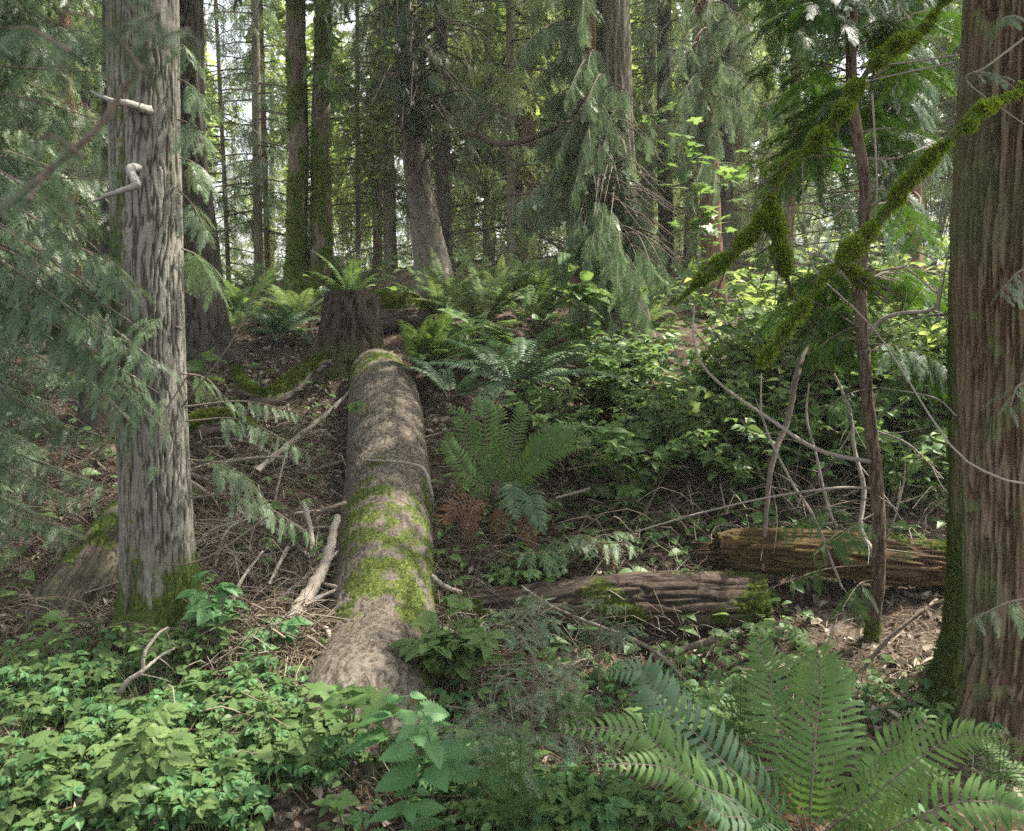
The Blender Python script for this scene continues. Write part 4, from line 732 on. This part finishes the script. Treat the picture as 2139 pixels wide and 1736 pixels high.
def fern(label, base, L, nf, W=.08, n=34, mat='fern', el=(45, 80), arch=1.2, extra=None, dead=0, group=None, az=None, sz=1.):
    t = thing('sword_fern', label, 'fern', base, group); base = A(base, float); k0 = 0
    for k in range(nf + dead):
        isd = k >= nf; an = rng.uniform(0, 6.28) if az is None else rng.uniform(*az); e = R(rng.uniform(*el)) if not isd else R(rng.uniform(-10, 25)); l = L * rng.uniform(.7, 1.1); p = [base + A([math.cos(an), math.sin(an), 0]) * .02]; m = 14; cur = e
        for s in range(m - 1):
            cur = e - arch * ((s + 1) / (m - 1)) ** 1.3 * (1.3 if isd else 1); d = A([math.cos(an) * math.cos(cur), math.sin(an) * math.cos(cur), math.sin(cur)]); p.append(p[-1] + d * l / (m - 1))
        a = Acc(); hz = A([math.cos(an), math.sin(an), 0]); frond(a, A(p), W * rng.uniform(.85, 1.1), n, 0, 1, A([0, 0, 1.]) - hz * .6, v0=rng.uniform(-.15, .15)); a.build('frond', [M['fern_dead' if isd else mat], M['twig']], t)
    for (pth, W2, n2, md) in (extra or []):
        p = spline([PD(*q) for q in pth], 26); p = p + (fbm(np.stack([np.arange(26) * .3 + W2 * 999 + n2, np.zeros(26), np.zeros(26)], -1), 1) - .5)[:, None] * A([.05, .02, .03]) * np.linspace(0, 1, 26)[:, None]; a = Acc(); cm = nrm(A([0, 0, CZ]) - p.mean(0)); frond(a, p, W2, n2, 0, 1, cm + A([0, 0, .55]), v0=rng.uniform(-.12, .12), lw=.15); a.build('frond', [M[md], M['twig']], t)
    return t
B = (1690, 1760, 2.35)
fx = [([B, (1660, 1620, 2.35), (1625, 1480, 2.42), (1600, 1390, 2.48), (1560, 1325, 2.5)], .100, 32, 'fern'), ([B, (1700, 1620, 2.3), (1712, 1480, 2.35), (1705, 1380, 2.38), (1640, 1318, 2.36)], .10, 33, 'fern'), ([B, (1740, 1600, 2.4), (1755, 1450, 2.5), (1740, 1370, 2.55)], .07, 27, 'fern'),
      ([B, (1580, 1660, 2.3), (1480, 1560, 2.35), (1390, 1460, 2.4), (1330, 1410, 2.4), (1265, 1405, 2.4)], .095, 31, 'fern_blue'), ([B, (1560, 1690, 2.3), (1420, 1590, 2.3), (1310, 1530, 2.3), (1180, 1505, 2.28)], .095, 32, 'fern'), ([B, (1600, 1720, 2.25), (1480, 1650, 2.2), (1380, 1600, 2.15), (1270, 1590, 2.1)], .085, 28, 'fern'),
      ([B, (1600, 1745, 2.15), (1530, 1700, 2.05), (1440, 1680, 2.0)], .085, 24, 'fern_blue'), ([B, (1800, 1680, 2.3), (1900, 1600, 2.25), (1990, 1545, 2.2), (2115, 1525, 2.15)], .085, 33, 'fern'), ([B, (1810, 1640, 2.45), (1850, 1570, 2.5), (1930, 1510, 2.5), (1880, 1488, 2.6)], .07, 24, 'fern'),
      ([B, (1830, 1740, 2.2), (1960, 1690, 2.1), (2100, 1680, 2.05), (2200, 1720, 2.0)], .09, 29, 'fern'), ([B, (1720, 1790, 2.2), (1860, 1800, 2.1), (2000, 1780, 2.0)], .09, 27, 'fern_blue'), ([B, (1640, 1800, 2.1), (1560, 1780, 2.0), (1500, 1800, 1.9)], .08, 24, 'fern'), ([(1780, 1740, 2.35), (1820, 1690, 2.4), (1870, 1600, 2.5), (1960, 1610, 2.5), (2050, 1690, 2.45)], .06, 26, 'fern')]
for q in (([B, (1610, 1745, 2.3), (1500, 1730, 2.2), (1400, 1750, 2.1)]), ([B, (1760, 1740, 2.4), (1850, 1700, 2.5), (1900, 1720, 2.5)]), ([B, (1650, 1700, 2.5), (1560, 1640, 2.6), (1500, 1650, 2.65)])): fx.append((q, .06, 24, 'fern_dead'))
fern('big foreground sword fern with tall upright fronds at lower right', PD(*B), .4, 2, .07, 30, extra=fx)
fern('small sword fern tucked at the lower right corner', PD(2230, 1760, 2.6), .42, 7, .05, 30)
B = (1045, 1030, 5.25)
fx = [([B, (1000, 960, 5.2), (965, 890, 5.2), (940, 838, 5.2)], .11, 24, 'fern'), ([B, (1020, 950, 5.2), (1010, 870, 5.2), (1000, 825, 5.25)], .11, 24, 'fern'), ([B, (1040, 940, 5.25), (1040, 870, 5.3), (1030, 830, 5.3)], .07, 34, 'fern'), ([B, (1065, 950, 5.2), (1085, 870, 5.25), (1095, 830, 5.3)], .07, 34, 'fern'),
      ([B, (1100, 970, 5.1), (1150, 915, 5.05), (1235, 905, 5.)], .11, 27, 'fern'), ([B, (1100, 990, 5.0), (1160, 945, 4.95), (1228, 930, 4.9)], .07, 34, 'fern'), ([B, (1120, 950, 5.25), (1170, 900, 5.3), (1230, 880, 5.4)], .09, 24, 'fern'), ([B, (985, 1000, 5.1), (950, 940, 5.1), (925, 900, 5.1)], .09, 26, 'fern'),
      ([B, (1065, 1010, 5.0), (1075, 1040, 4.95), (1080, 1090, 4.9)], .10, 30, 'fern_blue'), ([B, (1090, 1030, 5.0), (1120, 1070, 4.9), (1130, 1120, 4.85)], .09, 30, 'fern_blue'), ([(1010, 1050, 5.1), (960, 1050, 5.0), (930, 1080, 4.95), (925, 1105, 4.9)], .08, 19, 'fern_dead'), ([(1020, 1050, 5.1), (990, 1060, 5.0), (982, 1100, 4.95), (985, 1145, 4.95)], .07, 19, 'fern_dead'),
      ([(1060, 1060, 5.1), (1090, 1080, 5.), (1110, 1120, 4.95), (1115, 1160, 4.9)], .07, 19, 'fern_dead'), ([(1040, 1060, 5.1), (1045, 1090, 5.05), (1040, 1150, 5.05)], .06, 17, 'fern_dead'), ([(1240, 1130, 4.9), (1262, 1150, 4.85), (1272, 1190, 4.8), (1270, 1240, 4.8)], .05, 17, 'fern_dead')]
fern('fresh green sword fern on the bank beside the mossy log, rusty fronds below it', PD(*B), .5, 3, .08, 26, extra=fx)
fern('dense dark green fern growing between the stump and the top of the mossy log', PD(885, 780, 7.15), .74, 34, .085, 34, 'fern', (35, 80), 1.0, az=(-1.9, 2.0))
fern('bluish glossy sword fern on the bank behind the fresh green one', PD(1075, 815, 6.6), 1.05, 20, .09, 38, 'fern_blue', (20, 75), 1.1)
fern('bluish drooping fern half hidden behind the dark dense fern', PD(940, 830, 6.4), .6, 9, .08, 32, 'fern_blue', (20, 70), 1.2)
fern('tall bright yellow-green fern catching the sun behind the mossy log end', G(925, 672), .95, 10, .10, 34, 'bramble', (55, 85), .7)
fern('broad sunlit fern clump in front of the double cedar', G(1005, 690), 1.0, 16, .10, 34, 'bramble', (40, 80), .9)
fern('shaded fern just left of the double cedar base', G(1110, 680), .95, 14, .10, 30, 'fern', (40, 80), .9)
fern('pale arching fern on the slope below the twin mossy trunks', G(590, 700), .7, 16, .09, 30, 'fern_blue', (15, 70), 1.1)
fern('low fern hugging the ground left of the stump', G(620, 680), .6, 14, .08, 28, 'fern', (15, 65), 1.1)
fern('fern with one bright upright frond beside the dark furrowed trunk', G(490, 690), .75, 8, .08, 28, 'bramble', (35, 85), .7)
rs = np.random.default_rng(31)
for k in range(34):
    u, v = (rs.choice([rs.uniform(650, 740), rs.uniform(930, 1200), rs.uniform(930, 1200)]), rs.uniform(585, 640)) if k < 20 else (rs.uniform(-20, 190), rs.uniform(660, 760)) if k < 25 else (rs.uniform(1330, 1560), rs.uniform(620, 700)) if k < 30 else (rs.uniform(470, 640), rs.uniform(615, 670))
    ph = 'on the ridge crest under the far trunks' if k < 20 else 'on the sunny slope near the left edge' if k < 25 else 'in the shrubs behind the double cedar' if k < 30 else 'on the ridge left of the twin mossy trunks'
    fern('sword fern ' + ph, G(u, v), .7, 11, .10, 24, ('bramble', 'fern', 'fern_blue')[k % 3], (25, 80), .9, group='ferns ' + ph)

# ------------------------------------------------------------------ shrubs with broad leaves
def shrub(label, base, H, ns, T, mat, ls, nl=9, spread=.5, group=None, name='leafy_shrub', cat='shrub', wood='twig', lean=(0, 0)):
    t = thing(name, label, cat, base, group); base = A(base, float); a = Acc(); st = Acc()
    for s in range(ns):
        an = rng.uniform(0, 6.28); h = H * rng.uniform(.6, 1.1); o = spread * rng.uniform(.3, 1) * h; e = base + A([math.cos(an) * o + lean[0] * h, math.sin(an) * o + lean[1] * h, h]); p = spline([base, (base + e) / 2 + A([0, 0, .15 * h]) + rnd(1, .05 * h)[0], e], 12)
        tube(st, p, np.linspace(.005, .0018, 12), 5, 0, .5); tt = np.sort(rng.uniform(.3, 1., nl)); tt[-1] = 1; ix = tt * 11; i = np.minimum(ix.astype(int), 10); f = (ix - i)[:, None]; pos = p[i] * (1 - f) + p[i + 1] * f
        phi = np.arange(nl) * 2.4 + rng.random() * 6; d = np.stack([np.cos(phi), np.sin(phi), rng.uniform(-.15, .45, nl)], -1); nn = A([0, -.1, 1.]) + rnd(nl, .6); g = rng.integers(0, len(T), nl)
        for k in range(len(T)):
            m = g == k
            if m.any(): place(a, T[k], pos[m], d[m], nn[m], ls * rng.uniform(.65, 1.15, m.sum()), v=(rng.random(m.sum()) - .45) * .6)
    st.build('stems', M[wood], t, True); a.build('leaves', M[mat], t); return t
rs = np.random.default_rng(41)
th_lab = 'broad-leaved bush in the tangled thicket right of the fresh green fern'
for k in range(100):
    u = rs.uniform(1090, 1960); v = rs.uniform(740, 1060) if u < 1420 else rs.uniform(720, 1030)
    if 920 < v and u < 1200: continue
    g = G(u, v + 60); shrub(th_lab, g, rs.uniform(.25, .65) * (1.5 if u > 1450 else 1), 8, [TRI, LFo, LFo, TRI2, LF] if k % 2 else [PALM3, TRI, LFo, LF], 'broad' if k % 3 else 'bramble', .105, 16, 1.0, 'thicket bushes')
for k in range(44):
    u = rs.uniform(1600, 2010); v = rs.uniform(690, 980); g = G(u, v + 30)
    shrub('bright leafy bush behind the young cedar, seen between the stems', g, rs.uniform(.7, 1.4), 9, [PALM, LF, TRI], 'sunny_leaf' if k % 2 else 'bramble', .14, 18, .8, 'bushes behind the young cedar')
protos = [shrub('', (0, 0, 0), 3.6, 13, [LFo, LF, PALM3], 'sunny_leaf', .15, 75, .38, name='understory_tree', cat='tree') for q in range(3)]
for q in range(3): protos[q].location = onground((-6, 3.5, 9)[q], (15, 17, 15)[q])
ul = 'small leafy broadleaf tree in the bright green wall behind the ridge'; grp = 'leafy trees behind the ridge'
for q in protos: q['label'] = ul; q['group'] = grp
for k in range(70):
    Y = rs.uniform(14, 34); x = rs.uniform(-.68, .68) * Y
    if Y < 16 and -3.5 < x < 3: Y += 5
    if 430 < U0 + x / (K * Y) < 600 and k % 3: continue
    copy_thing(protos[k % 3], onground(x, Y, -.1), rs.random() * 6.28, rs.uniform(.7, 2.1))
shrub('tall shoot with large oval leaves rising in front of the double cedar', G(1215, 800), 1.15, 3, [LF], 'broad', .22, 12, .12)
shrub('bush with big pale maple-like leaves right of the bluish glossy fern', G(1010, 770), .45, 6, [PALM], 'broad', .26, 7, .6)
shrub('vine maple with bright lobed leaves in front of the right trunks', PY(1480, 640, 9.5), 1.9, 6, [PALM], 'broad', .19, 12, .35, name='vine_maple', cat='tree')
shrub('seedling with one large drooping leaf right of the grey ridged-bark trunk', G(430, 860), .55, 2, [LF], 'broad', .20, 4, .2)
shrub('small fresh green seedling on the litter right of the grey ridged-bark trunk', G(535, 990), .16, 2, [TRI], 'bramble', .10, 4, .4)
shrub('small three-leaved bramble sprout beside the twig heap', PD(455, 1330, 3.85), .22, 4, [TRI], 'nettle', .15, 4, .6)
shrub('bramble sprout in front of the pale barkless branch', PD(585, 1350, 3.9), .10, 3, [TRI], 'nettle', .15, 3, .8)
shrub('leafy bramble at the base of the grey ridged-bark trunk', PD(380, 1405, 3.7), .18, 8, [TRI, TRI2], 'bramble', .10, 9, 1.3)
shrub('low sprout on the left side of the mossy log', PD(745, 870, 5.9), .10, 2, [LF], 'broad', .10, 4, .5)
shrub('trailing bramble right of the lower end of the mossy log', PD(950, 1430, 3.7), .30, 8, [TRI, TRI2], 'bramble', .15, 8, .9)
shrub('low bramble patch in the litter above the dark brown log', G(1050, 1240), .16, 7, [TRI], 'broad', .11, 7, 1.2)
shrub('sprawling bramble in the litter below the fresh green fern', G(1130, 1200), .16, 7, [TRI, LFo], 'broad', .11, 7, 1.4)
shrub('bright little maple seedling on the foot of the mossy log', PD(735, 1530, 2.95), .14, 3, [PALM], 'broad', .14, 4, .9)
shrub('seedling with round leaves left of the hollow under the log', PD(330, 1640, 2.9), .22, 3, [FIVE], 'bramble', .16, 6, .5)
# nettle in front
def nettle(label, b, top, sz, n=5):
    t = thing('nettle_plant', label, 'plant', b); st = Acc(); a = Acc(); p = spline([b, (b + top) / 2 + A([.01, 0, 0]), top], 10); tube(st, p, np.linspace(.004, .002, 10), 6, 0)
    for k in range(n):
        f = .3 + .7 * k / (n - 1); c = b + (top - b) * f; an = k * 1.57 + .4; s = sz * (1.2 - .75 * f ** 2)
        for q in (0, 3.14):
            d = A([[math.cos(an + q + rng.uniform(-.3, .3)), math.sin(an + q + rng.uniform(-.3, .3)), rng.uniform(-.25, .1)]]); tube(st, A([c, c + d[0] * s * .35]), .0016, 4, 0); place(a, LFn, c + d * s * .33, d, A([[0, -.3, 1.]]) + rnd(1, .35), s, v=A([rng.uniform(-.25, .25)]))
    st.build('stem', M['nettle'], t, True); a.build('leaves', M['nettle'], t)
nettle('large saw-toothed nettle in front of the foot of the mossy log', PD(905, 1660, 2.6), PD(885, 1490, 2.55), .112, 6)
nettle('smaller nettle low in the foreground left of the fir seedling', PD(830, 1780, 2.55), PD(860, 1650, 2.55), .095)
nettle('nettle shoot at the upper left of the large nettle', PD(850, 1560, 2.9), PD(845, 1455, 2.9), .14)
nettle('nettle between the large nettle and the fir seedling', PD(1010, 1640, 2.8), PD(1000, 1530, 2.8), .12)

def seedling(label, b, top, L, n, T, mat, name='fir_seedling', droop=.1, cat='seedling'):
    t = thing(name, label, cat, b); s = Acc(); a = Acc(); p = spline([b, (b + top) / 2 + rnd(1, .01)[0], top], 14); tube(s, p, np.linspace(.005, .0015, 14), 6, 0)
    for k in range(n):
        f = .25 + .75 * rng.random(); c = b + (top - b) * f; an = rng.random() * 6.28; l = L * (1.25 - .8 * f) * rng.uniform(.7, 1.2); e = c + A([math.cos(an) * l, math.sin(an) * l, l * .15])
        bough(a, c, e, .04, l * .5, 10, T, .0018, droop, .2)
    s.build('stem', M['twig'], t, True); a.build('branches', [M[mat], M['twig']], t)
seedling('feathery young fir seedling with fine needles in front of the litter bank', PD(1105, 1660, 2.7), PD(1125, 1270, 2.75), .24, 34, SP_NEEDLE, 'cedar')
seedling('small cedar seedling spreading flat sprays over the lichen-spotted branch', PD(1250, 1420, 3.7), PD(1255, 1250, 3.7), .22, 16, SP_HI, 'cedar', 'cedar_seedling')
seedling('flat green cedar spray rising right of the log\'s lower end', PD(1080, 1360, 3.9), PD(1075, 1230, 3.9), .22, 14, SP_HI, 'cedar', 'cedar_seedling')
seedling('silvery fallen cedar bough lying in the litter under the rusty fronds', PD(1180, 1180, 4.8), PD(1260, 1120, 4.75), .30, 16, SP_HI, 'cedar', 'cedar_bough', .3, 'bough')
def wisp(label, b, H, n, mat='fern'):
    t = thing('horsetail_plant', label, 'plant', b); a = Acc(); 
    for s in range(3):
        top = b + A([rng.uniform(-.05, .05), rng.uniform(-.05, .05), H * rng.uniform(.8, 1.1)]); p = spline([b, (b + top) / 2, top], 16); tube(a, p, .0018, 4, 0, .5)
        for k in range(n):
            f = .2 + .8 * rng.random(); c = b + (top - b) * f; an = rng.random() * 6.28; l = H * .4 * (1.1 - .7 * f); d = A([math.cos(an), math.sin(an), .55]); tube(a, A([c, c + d * l * .5, c + d * l + A([0, 0, -.01])]), .0009, 3, 0, .6)
    a.build('stems', M[mat], t)
for lb, u, v, d, H in (('wispy thread-leaved horsetail left of the tall fern fronds', 1545, 1620, 2.7, .30), ('wispy horsetail in the bottom centre among the brambles', 1080, 1760, 2.5, .30), ('fine horsetail close to the lower right corner', 2080, 1740, 2.5, .28), ('horsetail beside the trunk of the fir seedling', 1190, 1560, 3.0, .22), ('low horsetail near the hollow under the log', 505, 1500, 3.5, .2)):
    wisp(lb, PD(u, v, d), H, 60)

# ------------------------------------------------------------------ ground cover and litter (uncountable)
def scatter_uv(n, u0, u1, v0, v1):
    """n ground points spread evenly over a part of the slope"""
    c = [G(u, v) for u, v in ((u0, v1), (u1, v1), (u0, v0), (u1, v0))]; y0 = min(c[0][1], c[1][1]); y1 = max(c[2][1], c[3][1]); y = y0 + (y1 - y0) * rng.random(n)
    x = (u0 + (u1 - u0) * rng.random(n) - U0) * K * y; return np.stack([x, y, zs(x, y)], -1)
a = Acc(); st = []
P0 = scatter_uv(2300, -60, 720, 1450, 1760); P1 = scatter_uv(900, 640, 1500, 1580, 1760); P2 = scatter_uv(260, -60, 420, 1380, 1480); P3 = scatter_uv(420, 1450, 2200, 1480, 1760); P4 = scatter_uv(520, 880, 1560, 1390, 1760)
Pn = np.vstack([P0, P1, P2, P3, P4]); dn = fbm(np.stack([Pn[:, 0] * 4.2, Pn[:, 1] * 4.2, Pn[:, 0] * 0], -1), 2); Pn = Pn[dn > .45 + .12 * (rng.random(len(dn)) - .5)]
n = len(Pn); h = rng.uniform(.015, .14, n) * (.6 + .8 * fbm(Pn * 3 + 4, 2)); top = Pn + np.stack([rng.uniform(-.05, .05, n), rng.uniform(-.05, .05, n), h], -1)
for T, msk in ((TRI, 0), (TRI2, 1), (FIVE, 2), (LF, 3), (PALM3, 4), (TRI, 5)):
    s = (np.arange(n) % 6) == msk; k = s.sum(); ph = rng.random(k) * 6.28
    for rep in range(2):
        ph = ph + 2.2; d = np.stack([np.cos(ph), np.sin(ph), rng.uniform(-.1, .35, k)], -1); place(a, T, top[s] - A([0, 0, .03 * rep]), d, A([0, -.3, 1.]) + rnd(k, .38), rng.uniform(.035, .09, k) * (.55 if T is LF else 1), v=(rng.random(k) - .5) * .6, mat=(0, 0, 1, 2, 0, 1)[msk])
for q in range(0, n, 1): tube(a, A([Pn[q], (Pn[q] + top[q]) / 2 + A([.008, 0, 0]), top[q]]), .0014, 3, 0, .3)
tag(a.build('bramble_ground_cover', [M['bramble'], M['nettle'], M['broad']]), 'mixed low bramble and seedling leaves carpeting the foreground', 'ground cover', kind='stuff')
# small greens dotted on the slopes
a = Acc(); Pn = np.vstack([scatter_uv(500, 900, 1700, 1020, 1420), scatter_uv(350, -40, 700, 780, 1400), scatter_uv(1500, 1100, 2000, 760, 1180), scatter_uv(1500, 300, 1700, 590, 720)]); n = len(Pn); h = rng.uniform(.02, .14, n) * (1 + 2 * (Pn[:, 1] > 8))
for k in range(3):
    s = slice(k, None, 3); m = len(Pn[s]); ph = rng.random(m) * 6.28; place(a, (TRI, LF, LFo)[k], Pn[s] + np.stack([h[s] * 0, h[s] * 0, h[s]], -1), np.stack([np.cos(ph), np.sin(ph), ph * 0 + .1], -1), A([0, -.2, 1.]) + rnd(m, .4), rng.uniform(.05, .12, m) * (1 + .8 * (Pn[s][:, 1] > 8)))
tag(a.build('undergrowth', M['broad']), 'scattered small green leaves over the forest slope', 'undergrowth', kind='stuff')
# grass-like thin stems
a = Acc(); Pn = np.vstack([scatter_uv(900, -40, 900, 1400, 1740), scatter_uv(500, 900, 2139, 1450, 1740)]); n = len(Pn); place(a, BLADE, Pn, np.stack([rng.uniform(-.6, .6, n), rng.uniform(-.6, .6, n), np.ones(n)], -1), rnd(n), rng.uniform(.10, .28, n), sx=.25)
tag(a.build('grass', M['bramble']), 'sparse thin grass blades among the brambles', 'grass', kind='stuff')
# litter
a = Acc()
Pn = np.vstack([scatter_uv(34000, -100, 2250, 900, 1700), scatter_uv(9000, -100, 900, 680, 1000), scatter_uv(6000, 900, 2250, 600, 1000)]); n = len(Pn); an = rng.random(n) * 6.28
place(a, BLADE, Pn + A([0, 0, .006]) + np.abs(rnd(n, .02)) * A([0, 0, 1.]), np.stack([np.cos(an), np.sin(an), rng.normal(0, .22, n)], -1), A([0, 0, 1.]) + rnd(n, .5), rng.uniform(.03, .16, n), sx=rng.uniform(.4, 1.3, n))
Pn = np.vstack([scatter_uv(6500, -100, 2250, 850, 1740), scatter_uv(1400, 1400, 1560, 480, 600), scatter_uv(1800, 200, 700, 680, 1000)])
for k in range(3):
    s = Pn[k::3]; m = len(s); an = rng.random(m) * 6.28; place(a, DLEAF[k], s + A([0, 0, .012]), np.stack([np.cos(an), np.sin(an), rng.normal(0, .3, m)], -1), A([0, 0, 1.]) + rnd(m, .6), rng.uniform(.025, .075, m), v=(rng.random(m) - .3) * .9)
ok = np.flatnonzero((LN[:, 2] > .25) & (Lm < .45)); ix = rng.choice(ok, 15000); an = rng.random(15000) * 6.28; dd = np.cross(LN[ix], rnd(15000)); place(a, BLADE, LV[ix] + LN[ix] * .004, dd + rnd(15000, .1), LN[ix] + rnd(15000, .3), rng.uniform(.015, .05, 15000), sx=.9)
tag(a.build('forest_litter', M['litter']), 'dry needles, twigs and dead leaves strewn over slope and log', 'litter', kind='stuff')
# fine tangled rootlets and dead stems on the banks
a = Acc()
def tangle(n, u0, u1, v0, v1, L, up, r=.0016):
    Pq = scatter_uv(n, u0, u1, v0, v1)
    for p in Pq:
        an = rng.random() * 6.28; l = L * (.4 + rng.random()); e = p + A([math.cos(an) * l, math.sin(an) * l, rng.uniform(-.1, up) * l]); m = (p + e) / 2 + A([0, 0, .2 * l]) + rnd(1, .15 * l)[0]; tube(a, spline([p, m, e], 6), r * (.6 + rng.random()), 3, 0, .3 + .6 * rng.random())
tangle(2600, 380, 720, 880, 1430, .28, .5); tangle(1500, 900, 1500, 1000, 1300, .28, .6); tangle(1300, 1300, 2000, 880, 1160, .45, .9, .002); tangle(900, 0, 260, 850, 1350, .3, .5); tangle(500, 0, 1500, 1400, 1700, .25, .35); tangle(500, 500, 640, 1300, 1560, .22, .6, .0025); tangle(350, 880, 1040, 1250, 1500, .22, .5, .0022); tangle(250, 420, 640, 1300, 1450, .2, .8, .003)
tag(a.build('twig_debris', M['litter']), 'tangled fine dead stems and rootlets over the banks', 'debris', kind='stuff')
# ------------------------------------------------------------------ the pale air between the far trunks
def haze():
    bpy_m = bpy.data.materials.new('haze_air'); bpy_m.use_nodes = True; nt = bpy_m.node_tree; nt.nodes.clear()
    o = nt.nodes.new('ShaderNodeOutputMaterial'); v = nt.nodes.new('ShaderNodeVolumePrincipled'); v.inputs['Density'].default_value = HAZE; v.inputs['Color'].default_value = (.93, .96, .88, 1); v.inputs['Anisotropy'].default_value = .2
    nt.links.new(v.outputs[0], o.inputs['Volume']); X, Y0, Y1, Z0, Z1 = 262, -22, 285, -8, 16
    V = [(x, y, z) for z in (Z0, Z1) for x, y in ((-X, Y0), (X, Y0), (X, Y1), (-X, Y1))]
    a = Acc(); a.add(V, [(0, 3, 2, 1), (4, 5, 6, 7), (0, 1, 5, 4), (1, 2, 6, 5), (2, 3, 7, 6), (3, 0, 4, 7)]); tag(a.build('haze', bpy_m), kind='stuff')
HAZE = .002
if HAZE: haze()
print("VERTS", sum(len(m.vertices) for m in bpy.data.meshes), "OBJS", len(bpy.data.objects))
